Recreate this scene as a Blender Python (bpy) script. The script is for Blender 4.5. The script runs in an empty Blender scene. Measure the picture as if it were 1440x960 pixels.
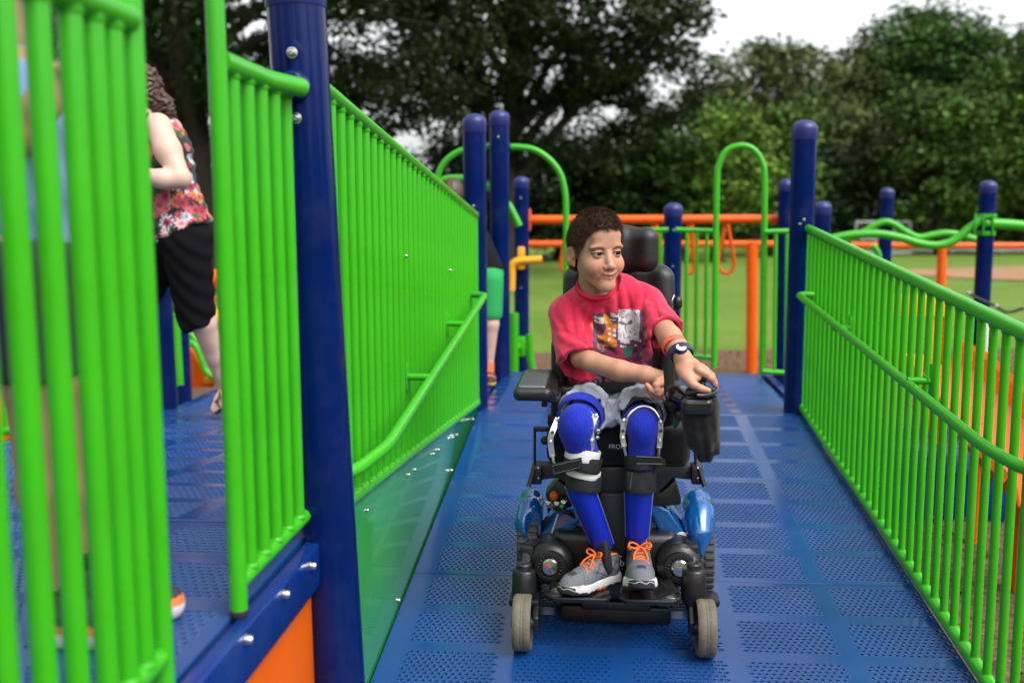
import bpy, bmesh, math, random
import numpy as np
from mathutils import Vector, Matrix
random.seed(7); RNG = np.random.default_rng(11)
R = math.radians
SC = bpy.context.scene
COL = SC.collection
# ------------------------------------------------------------------ camera
F_PX, VPX, VPY, ROLL = 1400.0, 842.0, 302.0, R(0.4)
EYE = np.array([0.0, 0.0, 1.61])
SLOPE = (302 - 155) / 1400.0            # the ramp's rise per metre
def _basis():
    y = np.array([VPX - 720, -(VPY - 480), -F_PX]); y /= np.linalg.norm(y)
    up = np.array([math.sin(ROLL), math.cos(ROLL), 0.0])
    z = up - y * np.dot(up, y); z /= np.linalg.norm(z)
    return np.stack([np.cross(y, z), y, z])
CM = _basis()                            # columns: camera axes in world space
cam_d = bpy.data.cameras.new("camera"); cam = bpy.data.objects.new("camera", cam_d)
COL.objects.link(cam); SC.camera = cam
m4 = Matrix.Identity(4)
for i in range(3):
    for j in range(3): m4[i][j] = CM[i][j]
m4.translation = Vector(EYE); cam.matrix_world = m4
cam_d.sensor_width = 36.0; cam_d.lens = 36.0 * F_PX / 1440.0
cam_d.clip_start = 0.02; cam_d.clip_end = 900
cam_d.dof.use_dof = True; cam_d.dof.focus_distance = 2.95; cam_d.dof.aperture_fstop = 2.1
def _ray(px, py):
    d = CM @ np.array([px - 720, -(py - 480), -F_PX]); return d / d[1]
def at(px, py, Y): return Vector(EYE + _ray(px, py) * Y)
def on_z(px, py, z0, s=0.0):
    d = _ray(px, py); return Vector(EYE + d * ((EYE[2] - z0) / (s - d[2])))
def on_x(px, py, X):
    d = _ray(px, py); return Vector(EYE + d * (X / d[0]))
# ------------------------------------------------------------------ world, sun, exposure
SUN_EL, SUN_AZ = R(52), R(128)
w = bpy.data.worlds.new("World"); SC.world = w; w.use_nodes = True
nt = w.node_tree; bg = nt.nodes["Background"]
sky = nt.nodes.new("ShaderNodeTexSky"); sky.sky_type = 'NISHITA'; sky.sun_disc = False
sky.sun_elevation = SUN_EL; sky.sun_rotation = SUN_AZ; sky.dust_density = 4.0; sky.air_density = 1.0; sky.ozone_density = 1.0
hs = nt.nodes.new("ShaderNodeHueSaturation"); hs.inputs["Saturation"].default_value = 0.12; hs.inputs["Value"].default_value = 1.0
nt.links.new(sky.outputs[0], hs.inputs["Color"]); nt.links.new(hs.outputs[0], bg.inputs[0])
bg.inputs[1].default_value = 0.15
sl = bpy.data.lights.new("sun", 'SUN'); so = bpy.data.objects.new("sun", sl); COL.objects.link(so)
sl.energy = 0.5; sl.angle = R(35); sl.color = (1.0, 0.96, 0.9)
sd = Vector((math.sin(SUN_AZ) * math.cos(SUN_EL), math.cos(SUN_AZ) * math.cos(SUN_EL), math.sin(SUN_EL)))
so.rotation_euler = (-sd).to_track_quat('-Z', 'Y').to_euler(); so.location = (0, 0, 30)
SC.view_settings.view_transform = 'Standard'; SC.view_settings.look = 'None'
SC.view_settings.gamma = 1.0; SC.view_settings.exposure = 1.25; SC.view_settings.use_curve_mapping = False
SC.cycles.max_bounces = 8; SC.cycles.transparent_max_bounces = 8
# ------------------------------------------------------------------ helpers: materials
def lin(r, g, b):
    f = lambda c: (c / 255 / 12.92) if c / 255 <= 0.04045 else ((c / 255 + 0.055) / 1.055) ** 2.4
    return (f(r), f(g), f(b))
def mat(name, col, rough=0.5, metal=0.0, coat=0.0, vary=0.0, vscale=8.0, bump=0.0, bscale=60.0, spec=0.5, rvary=0.0, attr=None, sss=0.0, trans=0.0, sheen=0.0, coords="Object", stretch=None, dust=0.0, dustcol=(0.16, 0.15, 0.13), dscale=1.6):
    m = bpy.data.materials.new(name); m.use_nodes = True
    nt = m.node_tree; b = nt.nodes["Principled BSDF"]
    b.inputs["Base Color"].default_value = (*col, 1); b.inputs["Roughness"].default_value = rough
    b.inputs["Metallic"].default_value = metal; b.inputs["Coat Weight"].default_value = coat
    b.inputs["Coat Roughness"].default_value = 0.08; b.inputs["Specular IOR Level"].default_value = spec
    if sss:
        b.inputs["Subsurface Weight"].default_value = sss; b.inputs["Subsurface Radius"].default_value = (0.012, 0.004, 0.002); b.inputs["Subsurface Scale"].default_value = 0.6
    if sheen: b.inputs["Sheen Weight"].default_value = sheen
    if trans: b.inputs["Transmission Weight"].default_value = trans
    tc = nt.nodes.new("ShaderNodeTexCoord"); src = tc.outputs[coords]
    if stretch:
        mp = nt.nodes.new("ShaderNodeMapping"); mp.inputs["Scale"].default_value = stretch
        nt.links.new(src, mp.inputs[0]); src = mp.outputs[0]
    base = None
    if attr:
        a = nt.nodes.new("ShaderNodeAttribute"); a.attribute_name = attr; base = a.outputs["Color"]
        nt.links.new(base, b.inputs["Base Color"])
    if vary:
        n = nt.nodes.new("ShaderNodeTexNoise"); n.inputs["Scale"].default_value = vscale; n.inputs["Detail"].default_value = 6
        nt.links.new(src, n.inputs["Vector"])
        h = nt.nodes.new("ShaderNodeHueSaturation"); h.inputs["Color"].default_value = (*col, 1)
        if base: nt.links.new(base, h.inputs["Color"])
        r = nt.nodes.new("ShaderNodeMapRange"); r.inputs["From Min"].default_value = 0.3; r.inputs["From Max"].default_value = 0.7
        r.inputs["To Min"].default_value = 1 - vary; r.inputs["To Max"].default_value = 1 + vary
        nt.links.new(n.outputs["Fac"], r.inputs["Value"]); nt.links.new(r.outputs[0], h.inputs["Value"]); nt.links.new(h.outputs[0], b.inputs["Base Color"])
    if dust:
        o = b.inputs["Base Color"].links[0].from_socket if b.inputs["Base Color"].is_linked else None
        n = nt.nodes.new("ShaderNodeTexNoise"); n.inputs["Scale"].default_value = dscale; n.inputs["Detail"].default_value = 9; n.inputs["Roughness"].default_value = 0.68
        nt.links.new(src, n.inputs["Vector"])
        r = nt.nodes.new("ShaderNodeMapRange"); r.inputs["From Min"].default_value = 0.47; r.inputs["From Max"].default_value = 0.72; r.inputs["To Max"].default_value = dust
        nt.links.new(n.outputs["Fac"], r.inputs["Value"])
        mx = nt.nodes.new("ShaderNodeMix"); mx.data_type = 'RGBA'; mx.inputs[6].default_value = (*col, 1); mx.inputs[7].default_value = (*dustcol, 1)
        if o: nt.links.new(o, mx.inputs[6])
        nt.links.new(r.outputs[0], mx.inputs[0]); nt.links.new(mx.outputs[2], b.inputs["Base Color"])
    if rvary:
        n = nt.nodes.new("ShaderNodeTexNoise"); n.inputs["Scale"].default_value = vscale * 2.3; n.inputs["Detail"].default_value = 5
        nt.links.new(src, n.inputs["Vector"])
        r = nt.nodes.new("ShaderNodeMapRange"); r.inputs["From Min"].default_value = 0.3; r.inputs["From Max"].default_value = 0.7
        r.inputs["To Min"].default_value = max(0.02, rough - rvary); r.inputs["To Max"].default_value = rough + rvary
        nt.links.new(n.outputs["Fac"], r.inputs["Value"]); nt.links.new(r.outputs[0], b.inputs["Roughness"])
    if bump:
        n = nt.nodes.new("ShaderNodeTexNoise"); n.inputs["Scale"].default_value = bscale; n.inputs["Detail"].default_value = 4
        nt.links.new(src, n.inputs["Vector"])
        bp = nt.nodes.new("ShaderNodeBump"); bp.inputs["Strength"].default_value = bump; bp.inputs["Distance"].default_value = 0.01
        nt.links.new(n.outputs["Fac"], bp.inputs["Height"]); nt.links.new(bp.outputs[0], b.inputs["Normal"])
    return m
M = {}
M['green'] = mat('green_powder_coat', (0.032, 0.345, 0.004), 0.32, spec=0.4, vary=0.07, vscale=5, rvary=0.06, dust=0.05, dscale=9)
M['navy'] = mat('navy_powder_coat', (0.0004, 0.0085, 0.072), 0.17, spec=0.17, vary=0.10, vscale=4, bump=0.015, bscale=200, rvary=0.06, dust=0.05, dscale=7)
M['cap'] = mat('navy_cap_plastic', (0.008, 0.016, 0.12), 0.38, vary=0.1, vscale=20)  # lighter than the posts: sky reflection on the domes put into the base colour
M['orange'] = mat('orange_powder_coat', (0.70, 0.095, 0.002), 0.34, spec=0.3, vary=0.05, vscale=5)
M['orange_sheet'] = mat('orange_plastic_sheet', (0.62, 0.098, 0.001), 0.5, spec=0.15, dust=0.12, dscale=4, vary=0.06, vscale=3, bump=0.04, bscale=40)
M['yellow'] = mat('yellow_plastic', (0.72, 0.33, 0.006), 0.38, vary=0.05)
M['curb'] = mat('glossy_green_sheet', (0.022, 0.25, 0.05), 0.09, coat=0.3, dust=0.10, dscale=3, vary=0.05, vscale=2)
M['deck'] = mat('blue_deck_coating', (0.005, 0.047, 0.190), 0.19, spec=0.62, dust=0.08, dscale=1.9, vary=0.18, vscale=2.6, bump=0.03, bscale=260, rvary=0.07)
M['deck_edge'] = mat('blue_deck_fascia', (0.002, 0.026, 0.165), 0.25, spec=0.35, dust=0.10, dscale=5, vary=0.1, vscale=4, rvary=0.08)
M['steel'] = mat('bright_steel', (0.62, 0.61, 0.58), 0.22, metal=1.0, vary=0.1, vscale=40)
M['dark'] = mat('dark_rubber', (0.012, 0.012, 0.013), 0.55)
M['red'] = mat('red_plastic', (0.30, 0.008, 0.02), 0.4)
M['rope'] = mat('dark_rope', (0.035, 0.035, 0.03), 0.8, bump=0.5, bscale=400)
M['grey_metal'] = mat('galvanised_metal', (0.35, 0.37, 0.38), 0.45, metal=0.7)
M['white_plastic'] = mat('white_plastic', (0.75, 0.75, 0.74), 0.4)
# ------------------------------------------------------------------ helpers: geometry
def nv(*a): return np.array(a, float)
class MB:
    def __init__(s): s.v = []; s.f = []; s.n = 0
    def add(s, v, f):
        v = np.asarray(v, float).reshape(-1, 3)
        s.v.append(v); s.f.extend([tuple(int(i) + s.n for i in q) for q in f]); s.n += len(v); return s
    def tube(s, pts, r, n=12, closed=False, flat=1.0):
        P = [np.array(p, float) for p in pts]; m = len(P)
        rr = [r] * m if np.isscalar(r) else list(r)
        T = []
        for i in range(m):
            if closed: t = P[(i + 1) % m] - P[i - 1]
            else: t = P[min(i + 1, m - 1)] - P[max(i - 1, 0)]
            T.append(t / (np.linalg.norm(t) + 1e-12))
        up = nv(0, 0, 1) if abs(T[0][2]) < 0.9 else nv(1, 0, 0)
        a = np.cross(T[0], up); a /= np.linalg.norm(a)
        vs = []; ang = np.arange(n) * 2 * math.pi / n
        for i in range(m):
            a = a - T[i] * np.dot(a, T[i]); a /= np.linalg.norm(a); b = np.cross(T[i], a)
            vs.append(P[i] + rr[i] * (np.cos(ang)[:, None] * a + flat * np.sin(ang)[:, None] * b))
        f = []
        for i in range(m if closed else m - 1):
            i2 = (i + 1) % m
            for k in range(n):
                k2 = (k + 1) % n; f.append((i * n + k, i * n + k2, i2 * n + k2, i2 * n + k))
        if not closed:
            f.append(tuple(range(n))[::-1]); f.append(tuple((m - 1) * n + k for k in range(n)))
        return s.add(np.concatenate(vs), f)
    def lathe(s, prof, o, axis=(0, 0, 1), n=24):
        ax = np.array(axis, float); ax /= np.linalg.norm(ax)
        up = nv(0, 0, 1) if abs(ax[2]) < 0.9 else nv(1, 0, 0)
        a = np.cross(up, ax); a /= np.linalg.norm(a); b = np.cross(ax, a)
        ang = np.arange(n) * 2 * math.pi / n
        ring = np.cos(ang)[:, None] * a + np.sin(ang)[:, None] * b
        vs = [np.array(o, float) + ax * z + ring * max(r, 1e-5) for r, z in prof]
        f = []
        for i in range(len(prof) - 1):
            for k in range(n):
                k2 = (k + 1) % n; f.append((i * n + k, i * n + k2, (i + 1) * n + k2, (i + 1) * n + k))
        f.append(tuple(range(n))[::-1]); f.append(tuple((len(prof) - 1) * n + k for k in range(n)))
        return s.add(np.concatenate(vs), f)
    def rbox(s, c, size, bev=0.004, seg=2, rot=None):
        bm = bmesh.new(); bmesh.ops.create_cube(bm, size=1.0)
        for v in bm.verts: v.co = Vector((v.co.x * size[0], v.co.y * size[1], v.co.z * size[2]))
        if bev > 0: bmesh.ops.bevel(bm, geom=bm.edges[:] , offset=min(bev, min(size) * 0.49), segments=seg, affect='EDGES', profile=0.5)
        bm.verts.index_update()
        vs = np.array([v.co[:] for v in bm.verts]); fs = [[v.index for v in q.verts] for q in bm.faces]; bm.free()
        if rot is not None: vs = vs @ np.array(rot.to_matrix() if hasattr(rot, 'to_matrix') else rot).T
        return s.add(vs + np.array(c, float), fs)
    def prism(s, poly, d, bev=0.0):
        # poly: world points of a planar outline, d: extrusion vector
        bm = bmesh.new(); vs = [bm.verts.new(p) for p in poly]; f = bm.faces.new(vs)
        r = bmesh.ops.extrude_face_region(bm, geom=[f])
        bmesh.ops.translate(bm, vec=Vector(d), verts=[v for v in r['geom'] if isinstance(v, bmesh.types.BMVert)])
        bmesh.ops.recalc_face_normals(bm, faces=bm.faces[:])
        if bev > 0: bmesh.ops.bevel(bm, geom=bm.edges[:], offset=bev, segments=2, affect='EDGES', profile=0.5)
        bm.verts.index_update()
        v = np.array([q.co[:] for q in bm.verts]); fs = [[q.index for q in g.verts] for g in bm.faces]; bm.free()
        return s.add(v, fs)
    def ell(s, c, r, nu=20, nvv=12, rot=None):
        th = np.arange(nu) * 2 * math.pi / nu; ph = np.linspace(0, math.pi, nvv + 1)
        P = np.array([[math.sin(p) * math.cos(t), math.sin(p) * math.sin(t), math.cos(p)] for p in ph for t in th]) * np.array(r, float)
        if rot is not None: P = P @ np.array(rot.to_matrix() if hasattr(rot, 'to_matrix') else rot).T
        f = [(i * nu + k, (i + 1) * nu + k, (i + 1) * nu + (k + 1) % nu, i * nu + (k + 1) % nu) for i in range(nvv) for k in range(nu)]
        return s.add(P + np.array(c, float), f)
    def sheet(s, grid, thick=None):
        # grid: rows x cols of points; thick: optional per-sheet thickness (solid shell along normals)
        g = np.asarray(grid, float); a, b = g.shape[:2]
        f = [(i * b + j, i * b + j + 1, (i + 1) * b + j + 1, (i + 1) * b + j) for i in range(a - 1) for j in range(b - 1)]
        if thick is None: return s.add(g.reshape(-1, 3), f)
        du = np.gradient(g, axis=0); dv = np.gradient(g, axis=1); nn = np.cross(du, dv); nn /= np.linalg.norm(nn, axis=2)[..., None] + 1e-12
        g2 = g + nn * thick; N = a * b
        f2 = [tuple(i + N for i in q)[::-1] for q in f]
        side = []
        for j in range(b - 1):
            side.append((j, j + N, j + 1 + N, j + 1)); k = (a - 1) * b + j; side.append((k + 1, k + 1 + N, k + N, k))
        for i in range(a - 1):
            k = i * b; side.append((k + b, k + b + N, k + N, k)); k = i * b + b - 1; side.append((k, k + N, k + b + N, k + b))
        return s.add(np.concatenate([g.reshape(-1, 3), g2.reshape(-1, 3)]), f + f2 + side)
    def build(s, name, m, parent=None, smooth=35, local=False):
        V = np.concatenate(s.v) if s.v else np.zeros((0, 3))
        return mkobj(name, V, s.f, m, parent, smooth, local)
def wloc(o):
    l = Vector((0, 0, 0))
    while o is not None: l = l + o.location; o = o.parent
    return np.array(l)
def mkmesh(name, V, faces, m, smooth=35, cols=None):
    me = bpy.data.meshes.new(name); me.from_pydata(np.asarray(V, float).tolist(), [], [tuple(int(i) for i in f) for f in faces] if not isinstance(faces, list) else faces)
    for x in (m if isinstance(m, (list, tuple)) else [m]): me.materials.append(x)
    if smooth:
        me.shade_smooth()
        if smooth < 180: me.set_sharp_from_angle(angle=R(smooth))
    if cols is not None:
        a = me.color_attributes.new('col', 'FLOAT_COLOR', 'POINT')
        c = np.ones((len(V), 4), np.float32); c[:, :3] = cols; a.data.foreach_set('color', c.ravel())
    me.update(); return me
def mkobj(name, V, faces, m, parent=None, smooth=35, local=False, cols=None):
    V = np.asarray(V, float)
    if parent is not None and not local: V = V - wloc(parent)
    o = bpy.data.objects.new(name, mkmesh(name, V, faces, m, smooth, cols)); COL.objects.link(o)
    if parent is not None: o.parent = parent
    return o
def inst(name, me, parent, loc, scale=None, rot=None):
    o = bpy.data.objects.new(name, me); COL.objects.link(o)
    o.parent = parent; o.location = Vector(loc) - (Vector(wloc(parent)) if parent else Vector())
    if scale is not None: o.scale = scale
    if rot is not None: o.rotation_euler = rot
    return o
def thing(name, label, cat, loc=(0, 0, 0), group=None):
    o = bpy.data.objects.new(name, None); COL.objects.link(o); o.location = loc; o.empty_display_size = 0.1
    o['label'] = label; o['category'] = cat
    if group: o['group'] = group
    return o
def tag(o, label, cat, group=None):
    o['label'] = label; o['category'] = cat
    if group: o['group'] = group
    return o
def struct(o): o['kind'] = 'structure'; return o
def stuff(o): o['kind'] = 'stuff'; return o
def lerp(a, b, t): return np.array(a, float) * (1 - t) + np.array(b, float) * t
def arc_pts(pts, r=0.05, n=6):
    # polyline with rounded corners
    P = [np.array(p, float) for p in pts]; out = [P[0]]
    for i in range(1, len(P) - 1):
        a, b, c = P[i - 1], P[i], P[i + 1]
        u = (a - b); lu = np.linalg.norm(u); u /= lu; v = (c - b); lv = np.linalg.norm(v); v /= lv
        d = min(r, lu * 0.49, lv * 0.49)
        for t in np.linspace(0, 1, n):
            p0, p1, p2 = b + u * d, b, b + v * d
            out.append((1 - t) ** 2 * p0 + 2 * t * (1 - t) * p1 + t * t * p2)
    out.append(P[-1]); return out
def bezier(p0, p1, p2, p3, n=12):
    p0, p1, p2, p3 = [np.array(p, float) for p in (p0, p1, p2, p3)]
    return [(1 - t) ** 3 * p0 + 3 * t * (1 - t) ** 2 * p1 + 3 * t * t * (1 - t) * p2 + t ** 3 * p3 for t in np.linspace(0, 1, n)]
def spline(pts, n=8):
    P = [np.array(p, float) for p in pts]; P = [2 * P[0] - P[1]] + P + [2 * P[-1] - P[-2]]; out = []
    for i in range(1, len(P) - 2):
        for t in np.linspace(0, 1, n, endpoint=False):
            a, b, c, d = P[i - 1:i + 3]
            out.append(0.5 * ((2 * b) + (c - a) * t + (2 * a - 5 * b + 4 * c - d) * t * t + (-a + 3 * b - 3 * c + d) * t ** 3))
    out.append(P[-2]); return out
# signed distance field -> quad mesh (surface nets)
class SDF:
    def __init__(s, lo, hi, h):
        s.lo = np.array(lo, float); s.h = h; s.n = np.maximum(((np.array(hi) - s.lo) / h).astype(int) + 2, 3)
        s.ax = [(s.lo[i] + h * np.arange(s.n[i])).astype(np.float32) for i in range(3)]
        s.d = np.full(s.n, 1.0, np.float32)
    def win(s, lo, hi):
        i0 = np.clip(np.floor((np.array(lo) - s.lo) / s.h).astype(int), 0, s.n); i1 = np.clip(np.ceil((np.array(hi) - s.lo) / s.h).astype(int) + 1, 0, s.n)
        sl = tuple(slice(a, b) for a, b in zip(i0, i1))
        X = s.ax[0][sl[0]][:, None, None]; Y = s.ax[1][sl[1]][None, :, None]; Z = s.ax[2][sl[2]][None, None, :]
        return sl, X, Y, Z
    def op(s, sl, q, k, sub):
        a = s.d[sl]
        if a.size == 0: return
        if not sub:
            if k > 0:
                h = np.maximum(k - np.abs(a - q), 0) / k; s.d[sl] = np.minimum(a, q) - h * h * k * 0.25
            else: s.d[sl] = np.minimum(a, q)
        else:
            q = -q
            if k > 0:
                h = np.maximum(k - np.abs(a - q), 0) / k; s.d[sl] = np.maximum(a, q) + h * h * k * 0.25
            else: s.d[sl] = np.maximum(a, q)
    def cap(s, a, b, ra, rb=None, k=0.01, sub=False):
        rb = ra if rb is None else rb; a = np.array(a, float); b = np.array(b, float)
        m = max(ra, rb) + k + 3 * s.h; sl, X, Y, Z = s.win(np.minimum(a, b) - m, np.maximum(a, b) + m)
        ba = b - a; L = float(ba @ ba) + 1e-12
        t = np.clip(((X - a[0]) * ba[0] + (Y - a[1]) * ba[1] + (Z - a[2]) * ba[2]) / L, 0, 1)
        q = np.sqrt((X - a[0] - t * ba[0]) ** 2 + (Y - a[1] - t * ba[1]) ** 2 + (Z - a[2] - t * ba[2]) ** 2) - (ra + (rb - ra) * t)
        s.op(sl, q, k, sub); return s
    def chain(s, pts, rs, k=0.01, sub=False):
        for i in range(len(pts) - 1): s.cap(pts[i], pts[i + 1], rs[i], rs[i + 1], k, sub)
        return s
    def ell(s, c, r, k=0.01, R_=None, sub=False):
        c = np.array(c, float); r = np.array(r, float); m = r.max() + k + 3 * s.h
        sl, X, Y, Z = s.win(c - m, c + m); X = X - c[0]; Y = Y - c[1]; Z = Z - c[2]
        if R_ is not None:
            A = np.array(R_).T; X, Y, Z = (A[0, 0] * X + A[0, 1] * Y + A[0, 2] * Z, A[1, 0] * X + A[1, 1] * Y + A[1, 2] * Z, A[2, 0] * X + A[2, 1] * Y + A[2, 2] * Z)
        k0 = np.sqrt((X / r[0]) ** 2 + (Y / r[1]) ** 2 + (Z / r[2]) ** 2); k1 = np.sqrt((X / r[0] ** 2) ** 2 + (Y / r[1] ** 2) ** 2 + (Z / r[2] ** 2) ** 2)
        s.op(sl, k0 * (k0 - 1) / np.maximum(k1, 1e-6), k, sub); return s
    def box(s, c, hs, rd=0.01, k=0.01, R_=None, sub=False):
        c = np.array(c, float); hs = np.array(hs, float); m = np.linalg.norm(hs) + k + 3 * s.h
        sl, X, Y, Z = s.win(c - m, c + m); X = X - c[0]; Y = Y - c[1]; Z = Z - c[2]
        if R_ is not None:
            A = np.array(R_).T; X, Y, Z = (A[0, 0] * X + A[0, 1] * Y + A[0, 2] * Z, A[1, 0] * X + A[1, 1] * Y + A[1, 2] * Z, A[2, 0] * X + A[2, 1] * Y + A[2, 2] * Z)
        qx = np.abs(X) - hs[0] + rd; qy = np.abs(Y) - hs[1] + rd; qz = np.abs(Z) - hs[2] + rd
        q = np.sqrt(np.maximum(qx, 0) ** 2 + np.maximum(qy, 0) ** 2 + np.maximum(qz, 0) ** 2) + np.minimum(np.maximum(np.maximum(qx, qy), qz), 0) - rd
        s.op(sl, q, k, sub); return s
    def plane(s, p, n, k=0.0):
        # keep only the side the normal points away from
        n = np.array(n, float); n /= np.linalg.norm(n); X, Y, Z = s.ax[0][:, None, None], s.ax[1][None, :, None], s.ax[2][None, None, :]
        q = (X - p[0]) * n[0] + (Y - p[1]) * n[1] + (Z - p[2]) * n[2]; s.d = np.maximum(s.d, q.astype(np.float32)); return s
    def disp(s, fn, band=0.03):
        X, Y, Z = np.meshgrid(*s.ax, indexing='ij', sparse=True); s.d = s.d + fn(X, Y, Z).astype(np.float32); return s
    def mesh(s, smooth=2):
        d = s.d; ins = d < 0; n = d.shape
        acc = np.zeros((n[0] - 1, n[1] - 1, n[2] - 1, 3), np.float32); cnt = np.zeros((n[0] - 1, n[1] - 1, n[2] - 1), np.float32)
        S = lambda o: tuple(slice(o[i], n[i] - 1 + o[i]) for i in range(3))
        for ax in range(3):
            for u in (0, 1):
                for v in (0, 1):
                    o0 = [0, 0, 0]; o0[(ax + 1) % 3] = u; o0[(ax + 2) % 3] = v; o1 = list(o0); o1[ax] = 1
                    a = d[S(o0)]; b = d[S(o1)]; c = (a < 0) != (b < 0)
                    t = np.where(c, a / np.where(c, a - b, 1), 0)
                    for j in range(3): acc[..., j] += np.where(c, t if j == ax else o0[j], 0)
                    cnt += c
        act = cnt > 0; idx = np.full(act.shape, -1, np.int64); idx[act] = np.arange(act.sum())
        ijk = np.argwhere(act); V = (ijk + acc[act] / cnt[act][:, None]) * s.h + s.lo
        Q = []
        for ax in range(3):
            b_, c_ = (ax + 1) % 3, (ax + 2) % 3
            lo = [slice(0, n[i] - 1) for i in range(3)]; hi = list(lo); hi[ax] = slice(1, n[ax])
            A = ins[tuple(lo)]; B = ins[tuple(hi)]; ch = A != B
            e = np.argwhere(ch); e = e[(e[:, b_] > 0) & (e[:, c_] > 0)]
            def g(db, dc):
                p = e.copy(); p[:, b_] -= db; p[:, c_] -= dc; return idx[p[:, 0], p[:, 1], p[:, 2]]
            q = np.stack([g(0, 0), g(1, 0), g(1, 1), g(0, 1)], 1); fl = ~A[e[:, 0], e[:, 1], e[:, 2]]
            q[fl] = q[fl][:, ::-1]; Q.append(q[:, ::-1])
        Q = np.concatenate(Q); Q = Q[(Q >= 0).all(1)]
        for _ in range(smooth):
            sm = np.zeros_like(V); ct = np.zeros(len(V))
            for i in range(4):
                np.add.at(sm, Q[:, i], V[Q[:, (i + 1) % 4]]); np.add.at(ct, Q[:, i], 1)
                np.add.at(sm, Q[:, i], V[Q[:, (i + 3) % 4]]); np.add.at(ct, Q[:, i], 1)
            V = 0.5 * V + 0.5 * sm / np.maximum(ct, 1)[:, None]
        return V, Q
def sdfobj(name, s, m, parent, fn=None, smooth=2, xf=None, post=None):
    V, Q = s.mesh(smooth)
    c = fn(V) if fn else None
    if post: V = post(V)
    if xf is not None: V = V @ np.array(xf[0]).T + np.array(xf[1])
    return mkobj(name, V, Q.tolist(), m, parent, 180, False, c)
def vnoise(P, f, seed=0):
    # smooth pseudo-noise from summed sines, -1..1
    r = np.random.default_rng(seed); o = np.zeros(len(P))
    for i in range(6):
        k = r.normal(size=3); k /= np.linalg.norm(k); o += np.sin(P @ (k * f * r.uniform(0.7, 1.6) * 6.28) + r.uniform(0, 6.28))
    return o / 3.0
# ------------------------------------------------------------------ ground
GZ = -0.12
def ground_mat():
    m = bpy.data.materials.new('mown_grass'); m.use_nodes = True; nt = m.node_tree; b = nt.nodes["Principled BSDF"]
    b.inputs["Roughness"].default_value = 0.85; b.inputs["Specular IOR Level"].default_value = 0.15
    tc = nt.nodes.new("ShaderNodeTexCoord")
    n1 = nt.nodes.new("ShaderNodeTexNoise"); n1.inputs["Scale"].default_value = 0.35; n1.inputs["Detail"].default_value = 8; n1.inputs["Roughness"].default_value = 0.7
    n2 = nt.nodes.new("ShaderNodeTexNoise"); n2.inputs["Scale"].default_value = 18; n2.inputs["Detail"].default_value = 6
    for n in (n1, n2): nt.links.new(tc.outputs["Object"], n.inputs["Vector"])
    mx = nt.nodes.new("ShaderNodeMix"); mx.data_type = 'RGBA'; mx.inputs[6].default_value = (0.074, 0.152, 0.014, 1); mx.inputs[7].default_value = (0.148, 0.215, 0.036, 1)
    ad = nt.nodes.new("ShaderNodeMath"); ad.operation = 'ADD'
    sc_ = nt.nodes.new("ShaderNodeMath"); sc_.operation = 'MULTIPLY'; sc_.inputs[1].default_value = 0.5
    nt.links.new(n1.outputs["Fac"], ad.inputs[0]); nt.links.new(n2.outputs["Fac"], ad.inputs[1]); nt.links.new(ad.outputs[0], sc_.inputs[0])
    r = nt.nodes.new("ShaderNodeMapRange"); r.inputs["From Min"].default_value = 0.38; r.inputs["From Max"].default_value = 0.62
    nt.links.new(sc_.outputs[0], r.inputs["Value"]); nt.links.new(r.outputs[0], mx.inputs[0]); nt.links.new(mx.outputs[2], b.inputs["Base Color"])
    bp = nt.nodes.new("ShaderNodeBump"); bp.inputs["Strength"].default_value = 0.6; bp.inputs["Distance"].default_value = 0.05
    nt.links.new(n2.outputs["Fac"], bp.inputs["Height"]); nt.links.new(bp.outputs[0], b.inputs["Normal"])
    return m
M['grass'] = ground_mat()
M['mulch'] = mat('wood_mulch', (0.125, 0.075, 0.042), 0.9, vary=0.45, vscale=24, bump=0.9, bscale=45, spec=0.2)
M['dirt'] = mat('infield_dirt', (0.30, 0.175, 0.10), 0.95, vary=0.12, vscale=1.2, spec=0.1)
g = MB(); xs = np.concatenate([np.linspace(-420, -60, 7), np.linspace(-50, 50, 41), np.linspace(60, 420, 7)])
ys = np.concatenate([np.linspace(-120, -20, 5), np.linspace(-10, 80, 37), np.linspace(100, 560, 8)])
X, Y = np.meshgrid(xs, ys); Z = np.full_like(X, GZ - 0.03)
Z += 0.02 * np.sin(X * 0.31) * np.cos(Y * 0.23)
g.sheet(np.stack([X, Y, Z], -1)); struct(g.build('ground', M['grass']))
# mulch bed: outline bulges around the play structure
out = []
for a in np.linspace(0, 2 * math.pi, 72, endpoint=False):
    rx, ry = (15.5, 13.6) if math.cos(a) > 0 else (15, 9.2)
    rr = 1 + 0.012 * math.sin(9 * a) + 0.015 * math.sin(5 * a + 1)
    out.append((2.0 + rx * math.cos(a) * rr, 5.0 + (8.0 if math.sin(a) > 0 else 9.5) * math.sin(a) * rr + (2.8 * max(0, math.cos(a)) if math.sin(a) > 0 else 0) , GZ))
mb = MB(); n = len(out); ctr = (2.0, 5.0, GZ); P = [ctr]; 
for k in np.linspace(0.1, 1, 10): P += [(ctr[0] + (p[0] - ctr[0]) * k, ctr[1] + (p[1] - ctr[1]) * k, GZ + 0.012 * math.sin(k * 31 + i) * (1 if k < 1 else 0) - (0.03 if k == 1 else 0)) for i, p in enumerate(out)]
fs = [(0, 1 + i, 1 + (i + 1) % n) for i in range(n)]
for k in range(9): fs += [(1 + k * n + i, 1 + (k + 1) * n + i, 1 + (k + 1) * n + (i + 1) % n, 1 + k * n + (i + 1) % n) for i in range(n)]
mb.add(P, fs); struct(mb.build('mulch_bed', M['mulch']))
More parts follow.
